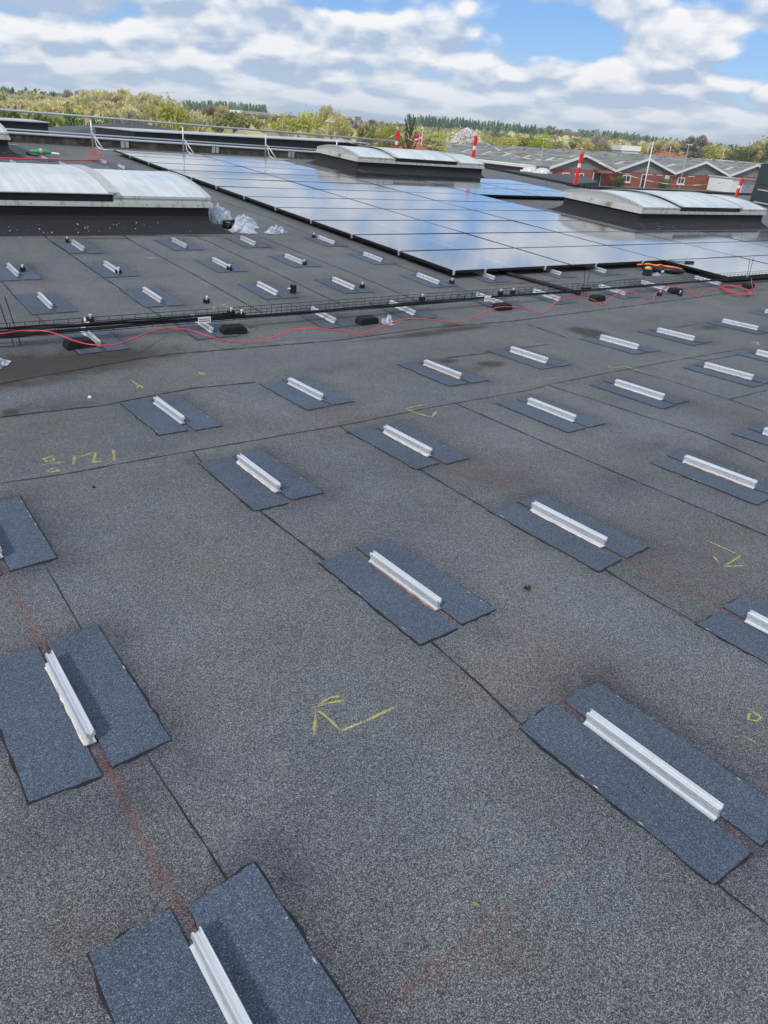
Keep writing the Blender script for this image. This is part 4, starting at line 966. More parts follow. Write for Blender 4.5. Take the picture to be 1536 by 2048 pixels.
# twig clump, pebbles and leaves
M_MOSS = simple('moss', (.05, .045, .02), .9, 0, .2, .5, 60)
mb = MB()
for i in range(26):
    r = random.Random(i); a = r.uniform(0, 6.28); q = r.uniform(0, .013)
    mb.tube([(q * math.cos(a), q * math.sin(a), .001), (q * math.cos(a + 1) * 1.3, q * math.sin(a + 1) * 1.3, .004 + .009 * r.random())], .0022, 4)
o = mb.build('moss_clump', M_MOSS); o.matrix_world = RM(1.992, 1.548, .001); tag(o, 'small brown moss clump on the open felt right of centre', 'moss clump')
def leaf(x, s_, sz, c, lab, rot):
    mb = MB(); mb.add([(-sz, 0, .003), (0, sz * .35, .006), (sz, 0, .004), (0, -sz * .35, .007)], [(0, 1, 2, 3)])
    o = mb.build('dry_leaf', c); o.matrix_world = RM(x, s_, .001, rot); tag(o, lab, 'leaf')
M_LEAF = simple('straw', (.35, .24, .09), .8)
M_PEB = simple('pebble_white', (.6, .6, .58), .7)
leaf(1.081, .734, .007, M_LEAF, 'tiny straw coloured leaf left of the nearest full rail', .4)
leaf(.880, .671, .009, M_LEAF, 'tiny straw coloured leaf on the red chalk line at the bottom', -.7)
for x, s_, sz, lab in [(1.228, 4.658, .016, 'small white pebble on the felt at left'), (.837, 3.305, .010, 'small dark stone near the chalk numbers')]:
    mb = MB(); mb.tube([(0, 0, 0), (0, 0, sz * .5), (0, 0, sz * .9)], sz, 7, r2=sz * .4)
    o = mb.build('pebble', M_PEB if 'white' in lab else M_BLACK, None, True); o.matrix_world = RM(x, s_, .001); tag(o, lab, 'pebble')

# ------------------------------------------------------------------ ground
ZG = -5.5
def mat_ground():
    mt, t, b = newmat('ground'); v = geopos(t)
    n = t.noise(v, .02, 6, .6); n2 = t.noise(v, .6, 6, .6)
    col = t.mix(t.mapr(n, .42, .58), (.06, .10, .03, 1), (.16, .15, .10, 1))
    col = t.mix(t.mapr(n2, .35, .65, 0, .5), col, (.09, .11, .045, 1))
    setb(t, b, color=col, rough=.95); return mt
mb = MB(); N = 40; vs = []
for i in range(N + 1):
    for j in range(N + 1):
        vs.append((-2500 + 6500 * i / N, -1500 + 6500 * j / N, ZG))
mb.add(vs, [(i * (N + 1) + j, (i + 1) * (N + 1) + j, (i + 1) * (N + 1) + j + 1, i * (N + 1) + j + 1) for i in range(N) for j in range(N)])
tag(mb.build('ground', mat_ground()), kind='structure')
M_ASPH = simple('yard_asphalt', (.16, .16, .155), .9, 0, .3, .15, 1)
mb = MB(); mb.add([(20, 23, ZG + .01), (150, -20, ZG + .01), (200, 60, ZG + .01), (125, 93, ZG + .01), (60, 90, ZG + .01)], [(0, 1, 2, 3, 4)])
tag(mb.build('yard', M_ASPH), kind='structure')
M_HILL = simple('hill_wood', (.16, .18, .12), .95, 0, .1, .35, .02)
mb = MB(); vs = []; NA = 90
for i in range(NA + 1):
    az = math.radians(-10 + 95 * i / NA)
    for k_, (r_, z) in enumerate(((700, ZG), (1000, ZG + 2 + 1 * math.sin(i * .33)), (1500, 1), (2600, 3))):
        vs.append((r_ * math.sin(az), r_ * math.cos(az), z))
mb.add(vs, [(4 * i + k_, 4 * i + 4 + k_, 4 * i + 5 + k_, 4 * i + 1 + k_) for i in range(NA) for k_ in range(3)])
tag(mb.build('hills', M_HILL, None, True), kind='structure')

# ------------------------------------------------------------------ brick building with gables
def mat_brick():
    mt, t, b = newmat('red_brick'); v = objco(t)
    n = t.noise(v, 1.2, 6, .6)
    br = t.node('ShaderNodeTexBrick'); br.inputs['Scale'].default_value = 4.0
    sw = t.sep(v); t.l.new(t.comb(sw[0], sw[2], 0.0), br.inputs['Vector'])
    br.inputs['Color1'].default_value = (.36, .085, .045, 1); br.inputs['Color2'].default_value = (.26, .060, .035, 1); br.inputs['Mortar'].default_value = (.28, .17, .13, 1)
    br.inputs['Mortar Size'].default_value = .014
    k = t.mapr(n, .3, .7, .8, 1.15, False)
    setb(t, b, color=t.mix(1.0, br.outputs[0], t.comb(k, k, k), 'MULTIPLY'), rough=.9); return mt
M_BRICK = mat_brick()
def mat_eternit():
    mt, t, b = newmat('corrugated_cement_roof'); v = objco(t); x, y, z = t.sep(v)
    n = t.noise(t.vmath('MULTIPLY', v, (.9, .25, 1.0)), 1, 7, .7); n2 = t.noise(v, .16, 4, .6)
    col = t.mix(t.mapr(n, .35, .68), (.10, .105, .10, 1), (.33, .34, .32, 1))
    col = t.mix(t.mapr(n2, .4, .65, 0, .5), col, (.17, .18, .155, 1))
    sh = t.math('LESS_THAN', t.math('FRACT', t.math('DIVIDE', y, 2.4)), .02)
    col = t.mix(t.math('MULTIPLY', sh, .5), col, (.07, .07, .07, 1))
    rib = t.math('SINE', t.math('MULTIPLY', y, 35))
    setb(t, b, color=col, rough=.9, normal=bump(t, rib, .4, .05)); return mt
M_ETER = mat_eternit()
M_GABLE = simple('grey_boards', (.22, .225, .215), .8, 0, .3, .35, 3)
M_TRIMW = simple('white_trim', (.72, .73, .72), .6, 0, .4, .06, 3)
M_PANE = simple('window_pane', (.02, .03, .035), .08, 0, .6, .2, 1)
fx, fy, BW, fa = DATA['FAC']
dv = Vector((math.sin(fa), math.cos(fa), 0)); bk = Vector((-dv.y, dv.x, 0))
if bk.y < 0: bk = -bk
ZE, ZA = -3.0, -.75
BD = 62.0
Mf = Matrix.Identity(4)
for i in range(3): Mf[i][0] = dv[i]; Mf[i][1] = bk[i]
Mf[0][3], Mf[1][3], Mf[2][3] = fx, fy, 0
t = empty('brick_hall', Mf, 'long red brick hall with grey gables and white bargeboards', 'building')
NB = 5
mb = MB(); mb.box(0, NB * BW, 0, BD, ZG, ZE); mb.build('wall', M_BRICK, t)
def window(x, w_, z0, z1, par, mull=1):
    mb = MB(); e = .16
    mb.box(x, x + w_, -.12, -.01, z0, z0 + e); mb.box(x, x + w_, -.12, -.01, z1 - e, z1)
    mb.box(x, x + e, -.12, -.01, z0 + e, z1 - e); mb.box(x + w_ - e, x + w_, -.12, -.01, z0 + e, z1 - e)
    for q in range(mull): xx = x + w_ * (q + 1) / (mull + 1); mb.box(xx - .06, xx + .06, -.10, -.01, z0 + e, z1 - e)
    f = mb.build('window', M_TRIMW, par)
    mb = MB(); mb.box(x + e, x + w_ - e, -.04, -.015, z0 + e, z1 - e); mb.build('pane', M_PANE, f)
    mb = MB(); mb.box(x - .1, x + w_ + .1, -.2, -.01, z0 - .14, z0 - .01); mb.build('sill', M_TRIMW, f)
for b_ in range(NB):
    x0 = b_ * BW; xm = x0 + BW / 2; x1 = x0 + BW
    mb = MB(); mb.prism([(x0 + .02, ZE + .01), (x1 - .02, ZE + .01), (xm, ZA)], -.02, .3); g = mb.build('gable', M_GABLE, t)
    mb = MB()
    for q in range(46):
        xx = x0 + BW * (q + .5) / 46; hh = (ZA - ZE) * (1 - abs(xx - xm) / (BW / 2))
        if hh > .3: mb.box(xx - .03, xx + .03, -.05, -.021, ZE + .02, ZE + hh - .05)
    mb.build('batten', M_GABLE, g)
    # roof slopes with overhang
    ov = .25; th = .12
    sl = (ZA - ZE) / (BW / 2)
    mb = MB()
    mb.add([(x0 + .05, -.6, ZE + ov), (xm, -.6, ZA + ov), (xm, BD, ZA + ov), (x0 + .05, BD, ZE + ov), (x0 + .05, -.6, ZE + ov - th), (xm, -.6, ZA + ov - th), (xm, BD, ZA + ov - th), (x0 + .05, BD, ZE + ov - th)], [(0, 1, 2, 3), (4, 7, 6, 5), (0, 4, 5, 1), (2, 6, 7, 3), (0, 3, 7, 4)])
    mb.add([(xm, -.6, ZA + ov), (x1 - .05, -.6, ZE + ov), (x1 - .05, BD, ZE + ov), (xm, BD, ZA + ov), (xm, -.6, ZA + ov - th), (x1 - .05, -.6, ZE + ov - th), (x1 - .05, BD, ZE + ov - th), (xm, BD, ZA + ov - th)], [(0, 1, 2, 3), (4, 7, 6, 5), (0, 4, 5, 1), (2, 6, 7, 3), (1, 5, 6, 2)])
    rf = mb.build('roof', M_ETER, t)
    # bargeboards
    mb = MB()
    for a, b in (((x0, ZE), (xm, ZA)), ((xm, ZA), (x1, ZE))):
        mb.add([(a[0], -.72, a[1] - .12), (b[0], -.72, b[1] - .12), (b[0], -.72, b[1] + .30), (a[0], -.72, a[1] + .30), (a[0], -.61, a[1] - .12), (b[0], -.61, b[1] - .12), (b[0], -.61, b[1] + .30), (a[0], -.61, a[1] + .30)],
               [(0, 1, 2, 3), (4, 7, 6, 5), (0, 4, 5, 1), (3, 2, 6, 7), (0, 3, 7, 4), (1, 5, 6, 2)])
    mb.build('bargeboard', M_TRIMW, t)
    # roof lights (pale sheets) on the left slope
    r = random.Random(b_)
    for q in range(5):
        yy = 3 + q * 7 + r.uniform(-1, 1)
        for side in (0, 1):
            u0, u1 = (.35, .62) if side == 0 else (.35, .6)
            def onr(u_, y_):
                return (x0 + u_ * BW / 2, y_, ZE + ov + .012 + u_ * (ZA - ZE) + .012) if side == 0 else (x1 - u_ * BW / 2, y_, ZE + ov + .024 + u_ * (ZA - ZE))
            mb = MB(); mb.add([onr(u0, yy), onr(u1, yy), onr(u1, yy + 1.1), onr(u0, yy + 1.1)], [(0, 1, 2, 3)]); mb.build('roof_sheet_pale', M_EDGEW, rf)
        mb = MB(); mb.box(xm - .3, xm + .3, yy, yy + .5, ZA + ov + .0, ZA + ov + .18); mb.build('ridge_vent', M_GABLE, rf)
# windows, doors, canopy, bushes along the facade : x measured in bays from photo pixels
for x, w_ in ((-0.0 + 10.9, .0),): pass
def fxp(u_): return u_ * BW
for u_ in (1.52 - .98 + .0,): pass
for u_, w_ in ((.23, 1.6), (.415, 2.1), (1.33 - .17, 2.1), (2.10, 2.0), (3.06, 2.0), (3.62, 1.8)):
    window(fxp(u_), w_, -4.75, -3.55, t)
def door(u_, w_, mat, lab=None):
    x = fxp(u_); mb = MB(); mb.box(x, x + w_, -.10, -.01, ZG, -3.4); d_ = mb.build('door', mat, t)
    mb = MB(); mb.box(x - .12, x - .005, -.13, -.01, ZG, -3.28); mb.box(x + w_ + .005, x + w_ + .12, -.13, -.01, ZG, -3.28); mb.box(x, x + w_, -.13, -.01, -3.39, -3.28); mb.build('door_frame', M_TRIMW, d_)
    return d_
door(.70, 1.7, M_PANE); door(1.48, 1.0, M_BLACK); door(1.88, .9, M_TRIMW)
mb = MB(); x = fxp(.72); mb.prism([(-2.2, -3.25), (-.01, -2.75), (-.01, -2.95), (-2.2, -3.35)], x - .6, x + 2.8, 'x'); mb.build('canopy', simple('canopy_tile', (.20, .07, .05), .8), t)
mb = MB()
for (u_, l) in ((1.17, 1.4), (1.33 + .22, 1.6), (1.74 - .02, 1.6), (2.0 - .04, 1.4), (2.28, 1.8)):
    x = fxp(u_); mb.box(x, x + l, -.08, -.01, -3.38, -3.26)
mb.build('wall_trim', M_TRIMW, t)
# left side extension: white fascia with posts
mb = MB(); mb.box(-2.6, -.02, 3, 58, ZE - .15, ZE + .25); mb.build('side_fascia', M_TRIMW, t)
for q in range(12):
    mb = MB(); mb.box(-2.5, -2.25, 26 + q * 2.6, 26.25 + q * 2.6, ZG, ZE - .16); mb.build('side_post', M_TRIMW, t)
# white steel container / garage
t = empty('white_shed', Mf @ Matrix.Translation((2.52 * BW, -7.5, 0)), 'white ribbed steel shed standing before the brick facade', 'shed')
mb = MB(); mb.box(0, 3.2, 0, 5.5, ZG, -3.05); mb.build('left_wall', M_TRIMW, t)
mb = MB(); mb.box(3.25, 8.8, .4, 5.5, ZG, -3.2); mb.build('body', simple('pale_blue_steel', (.50, .56, .60), .5, .1), t)
mb = MB()
for q in range(26): mb.box(3.3, 8.75, .34, .39, ZG + .09 * q, ZG + .09 * q + .035)
mb.build('shutter', M_ALU2, t)
mb = MB(); mb.prism([(-.2, -3.04), (9.0, -3.18), (9.0, -3.10), (-.2, -2.80)], -.3, 5.7); mb.build('roof', M_EDGEW, t)

# ------------------------------------------------------------------ lower black canopy roof and domes
t = empty('black_carport', TM(0, 0, 0), 'low flat black canopy roof between our roof and the brick hall', 'carport')
cpts = [(v[0], v[1]) for v in DATA['CARPORT']]
poly = [(40.5, 51.0), (50.0, 51.0), (63.5, 57.5), (63.6, 51.4), (56.2, 45.8), (45.0, 41.5)]
poly = [(58.2, 60.7), (63.6, 51.4), (56.3, 43.8), (44.0, 39.0), (40.0, 52.0)]
wbox('roof', poly, -1.85, -1.5, M_FASCIA, t)
ip = [Vector(p) * .97 + Vector((54, 50)) * .03 for p in poly]
wbox('wall', [tuple(Vector(p) * .93 + Vector((54, 50)) * .07) for p in poly], ZG, -1.86, M_BLACK, t)  # solid black block stands in for the shade beneath the canopy
for p in poly[1:4]:
    mb = MB(); mb.tube([(p[0] * .99 + .5, p[1] * .99 + .5, ZG), (p[0] * .99 + .5, p[1] * .99 + .5, -1.86)], .12, 6); mb.build('post', M_ALU2, t)
for (x, y, z), lab in zip(DATA['DOMES'], ('left of two clear dome rooflights on the black canopy', 'right of two clear dome rooflights on the black canopy')):
    e = empty('dome_rooflight', TM(x, y - 1, -1.49, .4), lab, 'rooflight')
    mb = MB(); mb.box(-.75, .75, -.75, .75, 0, .14); mb.build('kerb', M_TRIMW, e)
    mb = MB(); vs = []; fs = []
    for i in range(6):
        a = i / 6 * PI / 2; rr_ = .7 * math.cos(a)
        for k_ in range(16): vs.append((rr_ * math.cos(k_ * PI / 8) * 1.05, rr_ * math.sin(k_ * PI / 8) * 1.05, .14 + .36 * math.sin(a)))
    vs.append((0, 0, .5))
    for i in range(5):
        for k_ in range(16): fs.append((i * 16 + k_, i * 16 + (k_ + 1) % 16, (i + 1) * 16 + (k_ + 1) % 16, (i + 1) * 16 + k_))
    for k_ in range(16): fs.append((80 + k_, 80 + (k_ + 1) % 16, 96))
    mb.add(vs, fs); mb.build('dome', M_POLY, e, True)

# ------------------------------------------------------------------ placing by bearing
CAMP = Vector(C0)
def ray_dir(px, py):
    return WF + WX * ((px - 768) / CAL['f']) + WY * ((py - 1024) / CAL['f'])
def at_dist(px, py, D):
    """point of the landscape at horizontal distance D in a surveyed direction"""
    r_ = ray_dir(px, py); return CAMP + r_ * (D / math.hypot(r_.x, r_.y))
# ------------------------------------------------------------------ poles, lamps, flag
M_POLEW = simple('white_pole', (.72, .72, .70), .5, .1); M_POLEG = simple('grey_pole', (.38, .39, .38), .5, .3)
M_FLAGR = simple('flag_red', (.55, .02, .03), .7); M_FLAGW = simple('flag_white', (.8, .8, .8), .7)
plab = iter(['slim street lamp rising behind the guard rail near the picture centre', 'white pole among the trees left of the street lamp', 'leftmost thin white pole among the bare trees', 'second thin white pole from left among the trees', 'third thin white pole from left among the trees', 'fourth thin white pole, beside the bright green tree',
             'white flagpole flying a red flag with white cross', 'white pole rising behind the long grey roof', 'thin grey street lamp before the long grey roof', 'tall leaning looking white flagpole before the brick facade', 'thin street lamp before the right half of the brick hall', 'thin white pole among trees above the brick hall', 'thin pale pole among the rightmost trees'])
for (kind, x, y, z) in DATA['POLES']:
    lab = next(plab)
    e = empty({'lamp': 'street_lamp', 'pole': 'pole', 'flag': 'flagpole', 'flagpole': 'flagpole'}[kind], TM(x, y, ZG), lab, {'lamp': 'street lamp', 'pole': 'pole', 'flag': 'flagpole', 'flagpole': 'flagpole'}[kind])
    H = z - ZG; D = math.hypot(x, y)
    r0 = .10 if kind == 'flagpole' else (.055 if kind == 'lamp' else .09)
    mb = MB(); mb.tube([(0, 0, 0), (0, 0, H)], r0, 7, r2=r0 * .6); mb.build('shaft', M_POLEG if kind == 'lamp' else M_POLEW, e, True)
    if kind == 'lamp':
        mb = MB(); mb.box(-.08, .65, -.13, .13, H - .02, H + .08); mb.build('lamp_head', M_WHITE, e)
    if kind == 'flag':
        n = 10; mb = MB(); mw = MB()
        W_ = 1.9; Hh = 1.35
        # flag cloth with a cross, hanging towards the left, gently waved
        def fp(u_, v_): return (-u_ * W_ * .9, .12 * math.sin(u_ * 7), H - .3 - Hh * v_ - .5 * u_)
        cuts_u = [0, .12, .25, .37, .47, .62, .8, 1.0]; cuts_v = [0, .22, .42, .58, .8, 1.0]
        for i in range(len(cuts_u) - 1):
            for j in range(len(cuts_v) - 1):
                white = (i == 2 + 0 and False) or (cuts_u[i] >= .25 and cuts_u[i] < .37) or (abs(cuts_v[j] - .42) < .01)
                (mw if white else mb).add([fp(cuts_u[i], cuts_v[j]), fp(cuts_u[i + 1], cuts_v[j]), fp(cuts_u[i + 1], cuts_v[j + 1]), fp(cuts_u[i], cuts_v[j + 1])], [(0, 1, 2, 3)])
        fl = mb.build('flag', M_FLAGR, e); mw.build('cross', M_FLAGW, fl)

# ------------------------------------------------------------------ small distant houses
M_TILE = simple('orange_tile', (.42, .13, .07), .85, 0, .2, .2, 1); M_WALLW = simple('pale_render', (.62, .60, .55), .9)
def house(px, py, D, w_, d_, eave, rise_, rot, lab, roofm, wallm=M_WALLW, flat=False):
    p = at_dist(px, py, D)     # direction of the ridge top
    top = p.z
    e = empty('house', TM(p.x, p.y, ZG, rot), lab, 'house')
    H = top - ZG
    mb = MB(); mb.box(-w_ / 2, w_ / 2, -d_ / 2, d_ / 2, 0, H - rise_); mb.build('wall', wallm, e)
    if flat:
        mb = MB(); mb.box(-w_ / 2 - .3, w_ / 2 + .3, -d_ / 2 - .3, d_ / 2 + .3, H - rise_ + .01, H); mb.build('roof', roofm, e)
    else:
        mb = MB(); mb.prism([(-d_ / 2 - .5, H - rise_ + .01), (d_ / 2 + .5, H - rise_ + .01), (0, H)], -w_ / 2 - .4, w_ / 2 + .4, 'x'); rf = mb.build('roof', roofm, e)
        mb = MB(); mb.box(w_ * .2, w_ * .2 + .6, -.3, .3, H - .6, H + .7); mb.build('chimney', M_TILE, rf)
    mb = MB()
    for q in range(max(1, int(w_ // 3.5))):
        x = -w_ / 2 + 1 + q * 3.5; z0 = H - rise_ - 1.6; mb.box(x, x + 1.2, -d_ / 2 - .05, -d_ / 2 - .01, z0, z0 + 1.0)
    mb.build('window', M_PANE, e)
house(823, 284, 118, 22, 9, 3, 2.4, .85, 'long orange tiled house behind the flowering hedge', M_TILE)
house(885, 288, 205, 16, 9, 3, 2.2, .75, 'orange tiled house with white gable right of the flag', M_TILE)
house(700, 232, 430, 9, 9, 3, .4, .6, 'small pale block on the far hill above the trees', M_WALLW, flat=True)
house(1130, 300, 255, 12, 10, 3, 2.5, .9, 'red brick house half hidden behind the long grey roof', M_TILE, M_BRICK)
house(1253, 291, 245, 9, 5, 3, 1.3, .95, 'white flat box building above the grey roof ridge', M_WHITE, flat=True)
house(1120, 281, 330, 55, 15, 3, 1.4, .9, 'long pale roof among the trees in the distance', M_WHITE, flat=True)
house(1330, 306, 255, 16, 9, 3, 2, .95, 'orange tiled house low behind the bare trees', M_TILE)
house(1350, 311, 250, 12, 9, 3, 2, 1.0, 'small orange tiled house at right behind the bare trees', M_TILE)
house(1460, 322, 240, 22, 9, 3, 1.0, 1.02, 'low white and orange roofed house at far right beyond the hall', M_WHITE, M_TILE, flat=True)
house(492, 222, 420, 24, 12, 3, 1.2, .5, 'pale farm building under the left distant tree row', M_WHITE, flat=True)
house(555, 228, 500, 20, 12, 3, 1.2, .6, 'tiny white building at end of the left distant tree row', M_WHITE, flat=True)

# ------------------------------------------------------------------ trees
def foliage(name, c, var=.35, rough=.8, trans=.3):
    mt, t, b = newmat(name)
    g = t.node('ShaderNodeNewGeometry'); oi = t.node('ShaderNodeObjectInfo')
    r_ = g.outputs['Random Per Island']
    k = t.math('MULTIPLY', t.mapr(r_, 0, 1, 1 - var, 1 + var, False), t.mapr(oi.outputs['Random'], 0, 1, .82, 1.2, False))
    col = t.mix(1.0, (*c, 1), t.comb(k, t.math('POWER', k, .9), k), 'MULTIPLY')
    setb(t, b, color=col, rough=rough, spec=.2)
    tr = t.node('ShaderNodeBsdfTranslucent'); t.l.new(col, tr.inputs[0])
    mx = t.node('ShaderNodeMixShader'); mx.inputs[0].default_value = trans
    t.l.new(b.outputs[0], mx.inputs[1]); t.l.new(tr.outputs[0], mx.inputs[2])
    t.l.new(mx.outputs[0], t.n['Material Output'].inputs[0])
    return mt
M_BARK = simple('bark', (.09, .07, .05), .9, 0, .2, .3, 3)
M_BIRCH = simple('pale_bark', (.42, .38, .33), .9, 0, .2, .3, 3)
FOL = dict(yg=foliage('leaf_yellow_green', (.52, .51, .12), .2, .8, .4), lime=foliage('leaf_lime', (.56, .60, .06), .2, .8, .4), green=foliage('leaf_green', (.11, .19, .045), .3, .8, .35), olive=foliage('leaf_olive', (.30, .30, .11), .25, .8, .35),
           tan=foliage('twig_tan', (.68, .63, .37), .18, .9, .45), brown=foliage('twig_brown', (.38, .32, .21), .25, .9, .4), grey=foliage('twig_grey', (.44, .40, .34), .25, .9, .4),
           poplar=foliage('leaf_far_green', (.16, .27, .15), .2, .8, .45), poplar2=foliage('leaf_far_light', (.28, .42, .22), .2, .8, .45), pine=foliage('leaf_pine', (.13, .18, .11), .2, .8, .4), blossom=foliage('blossom', (.76, .73, .70), .22, .8, .4), ygt=foliage('leaf_tan_green', (.58, .53, .22), .22, .8, .4))
def crown_blob(r, w_, h_, z0, nclump, per, leaf_, shape='round', flat=.5):
    mb = MB()
    for _ in range(nclump):
        while True:
            u_ = Vector((r.uniform(-1, 1), r.uniform(-1, 1), r.uniform(-1, 1)))
            if u_.length <= 1 and u_.length > .35: break
        if shape == 'round': c = Vector((u_.x * w_, u_.y * w_, z0 + (u_.z * .5 + .5) * h_))
        elif shape == 'cone':
            f = (u_.z * .5 + .5); k_ = math.sin(PI * min(1, max(0, f * .86 + .10))) ** .7
            c = Vector((u_.x * w_ * k_, u_.y * w_ * k_, z0 + f * h_))
        rad = r.uniform(.10, .26) * w_ + leaf_ * .5
        for _ in range(per):
            o = Vector((r.gauss(0, 1), r.gauss(0, 1), r.gauss(0, .8))) * rad * .6
            a = Vector((r.gauss(0, 1), r.gauss(0, 1), r.gauss(0, 1))).normalized(); b = a.orthogonal().normalized()
            s_ = leaf_ * r.uniform(.5, 1.25)
            mb.quad(c + o, a * s_ * .5, b * s_ * .5 * r.uniform(.5, 1))
    return mb
def limbs(r, H, w_, n=7, th=.16, up=.6, tw=None, twn=0, lvl=2, leafs=.25):
    mb = MB(); top = Vector((r.uniform(-.3, .3), r.uniform(-.3, .3), H * .9))
    mb.tube([(0, 0, 0), (top.x * .3, top.y * .3, H * .4), top], th, 6, r2=th * .15)
    tips = []
    def br(p, d_, l, rad, lv):
        q1 = p + d_ * l * .5 + Vector((r.gauss(0, .06), r.gauss(0, .06), .05)) * l; q2 = q1 + (d_ + Vector((0, 0, .25))).normalized() * l * .5
        mb.tube([p, q1, q2], rad, 4, False, r2=rad * .35); tips.append((q2, d_)); tips.append((q1, d_))
        if lv > 0:
            for _ in range(4):
                nd = (d_ + Vector((r.gauss(0, .55), r.gauss(0, .55), r.gauss(.15, .4)))).normalized(); br(p.lerp(q2, r.uniform(.35, .95)), nd, l * .55, rad * .45, lv - 1)
    for i in range(n):
        a = 2 * PI * i / n + r.uniform(-.3, .3); f = r.uniform(.25, .8)
        d_ = Vector((math.cos(a), math.sin(a), up + r.uniform(-.1, .4))).normalized(); br(Vector((top.x * f, top.y * f, H * f)), d_, w_ * (1.15 - f * .5), th * .4, lvl)
    tm = MB()
    if tw:
        for (p, d_) in tips:
            for _ in range(twn):
                nd = (d_ + Vector((r.gauss(0, .6), r.gauss(0, .6), r.gauss(.35, .45)))).normalized(); l = tw * r.uniform(.5, 1.3)
                c = p + nd * l * .5 + Vector((r.gauss(0, .18), r.gauss(0, .18), r.gauss(0, .18))) * tw
                s_ = nd.orthogonal().normalized(); s_.rotate(Matrix.Rotation(r.uniform(0, 6.3), 3, nd))
                tm.quad(c, nd * l * .5, s_ * leafs * .16 * r.uniform(.5, 1.3))
    return mb, tm
PROTO = {}
def proto(kind, idx):
    key = (kind, idx)
    if key in PROTO: return PROTO[key]
    r = random.Random(hash(kind) % 1000 if False else sum(map(ord, kind)) * 7 + idx)
    # unit size: height 10, half width as stated
    if kind in ('yg', 'lime', 'olive', 'ygt', 'green'):
        tk, _ = limbs(r, 9, 3.2, 7, .18, .7, lvl=1); cr = crown_blob(r, 3.5, 8.6, 1.6, 95, 15, .50); m_ = FOL[kind]
    elif kind == 'bush':
        tk, _ = limbs(r, 7, 3, 6, .14, .8, lvl=0); cr = crown_blob(r, 4.6, 9.6, .1, 110, 16, .62); m_ = FOL['green']
    elif kind in ('tan', 'brown', 'grey', 'bare'):
        tk, tm = limbs(r, 9.3, 3.8, 11, .16, .75, 1.25, 22 if kind != 'bare' else 4, 2, 1.0 if kind != 'bare' else .3); cr = tm; m_ = FOL['grey' if kind == 'bare' else kind]
    elif kind in ('poplar', 'poplar2', 'pine'):
        tk, _ = limbs(r, 9.5, 1.0, 4, .14, 1.2, lvl=0); cr = crown_blob(r, 2.0, 9.8, .2, 90, 14, .95, 'cone'); m_ = FOL[kind]
    elif kind == 'blossom':
        tk, tm = limbs(r, 8.5, 4.2, 9, .22, .6, .9, 9, 2, .8); cr = crown_blob(r, 4.6, 8.4, 1.4, 150, 14, .42); m_ = FOL['blossom']
    elif kind == 'sparse':
        tk = MB(); tk.tube([(0, 0, 0), (.1, 0, 5), (0, 0, 10)], .15, 6, r2=.04); cr = MB()
        for i in range(26):
            z = 1.5 + 8 * i / 26; a = i * 2.4; l = 3.6 * (1 - .6 * z / 10)
            d_ = Vector((math.cos(a), math.sin(a), .35))
            for q in range(26):
                f = (q + 1) / 26; p = Vector((0, 0, z)) + d_ * l * f + Vector((0, 0, .9 * f * f))
                v_ = Vector((r.gauss(0, 1), r.gauss(0, 1), r.gauss(0, 1))).normalized(); cr.quad(p + v_ * .12, v_ * .22, v_.orthogonal().normalized() * .14)
            tk.tube([(0, 0, z), Vector((0, 0, z)) + d_ * l + Vector((0, 0, .9))], .05, 4, False)
        m_ = FOL['pine']
    elif kind == 'hedge':
        tk, _ = limbs(r, 7, 4, 8, .12, .8, lvl=0); cr = crown_blob(r, 5.2, 9.0, .0, 80, 12, .55); cr2 = crown_blob(r, 5.2, 9.0, .2, 60, 9, .36); m_ = [FOL['olive'], FOL['blossom']]
        cr.cur = 1; cr.add(cr2.v, cr2.f)
    tko = tk.mesh('trunk', M_BARK if kind != 'bare' else M_BIRCH); cro = cr.mesh('crown', m_)
    PROTO[key] = (tko, cro); return PROTO[key]
NAMES = dict(yg='yellow-green spring tree', lime='bright lime green tree', olive='dark olive green tree', ygt='tan and green budding tree', green='green leafy tree', bush='dense dark green bushy tree', tan='tan budding bare tree', brown='brown leafless tree', grey='grey leafless tree', bare='pale barked bare tree', poplar='slim dark green tree', poplar2='slim light green tree', pine='dark pine', blossom='white blossoming tree', sparse='sparse dark conifer with upswept branches', hedge='low flowering hedge bush')
def tree(kind, px, ptop, D, wpx, lab=None, group=None):
    """top of the crown seen in direction (px, ptop), distance D, crown width wpx photo pixels"""
    p = at_dist(px, ptop, D); H = max(2.5, p.z - ZG)
    hw = {'yg': 4.0, 'lime': 4.0, 'olive': 4.0, 'ygt': 4.0, 'green': 4.0, 'bush': 5.4, 'tan': 4.6, 'brown': 4.6, 'grey': 4.6, 'bare': 4.2, 'poplar': 2.1, 'poplar2': 2.1, 'pine': 2.1, 'blossom': 5.2, 'sparse': 3.4, 'hedge': 6.0}[kind]
    depth = (p - CAMP).dot(WF)
    wm = wpx * depth / CAL['f'] / 2
    sx = wm / hw; sz = H / (12.3 if kind in ('tan', 'brown', 'grey') else 10.5)
    a, b = proto(kind, random.randrange(2 if kind not in ('poplar', 'poplar2', 'tan') else 3))
    e = bpy.data.objects.new({'bush': 'bushy_tree', 'hedge': 'hedge_bush', 'poplar': 'slim_tree', 'poplar2': 'slim_tree', 'pine': 'pine_tree', 'sparse': 'conifer', 'blossom': 'blossom_tree'}.get(kind, 'tree'), None); COL.objects.link(e)
    e.matrix_world = Matrix.Translation((p.x, p.y, ZG)) @ Matrix.Rotation(random.uniform(0, 6.28), 4, 'Z') @ Matrix.Diagonal((sx, sx, sz, 1))
    tag(e, lab or NAMES[kind], 'hedge' if kind == 'hedge' else 'tree', group)
    for nm_, me_ in (('trunk', a), ('crown', b)):
        o = bpy.data.objects.new(nm_, me_); COL.objects.link(o); o.parent = e
    return e
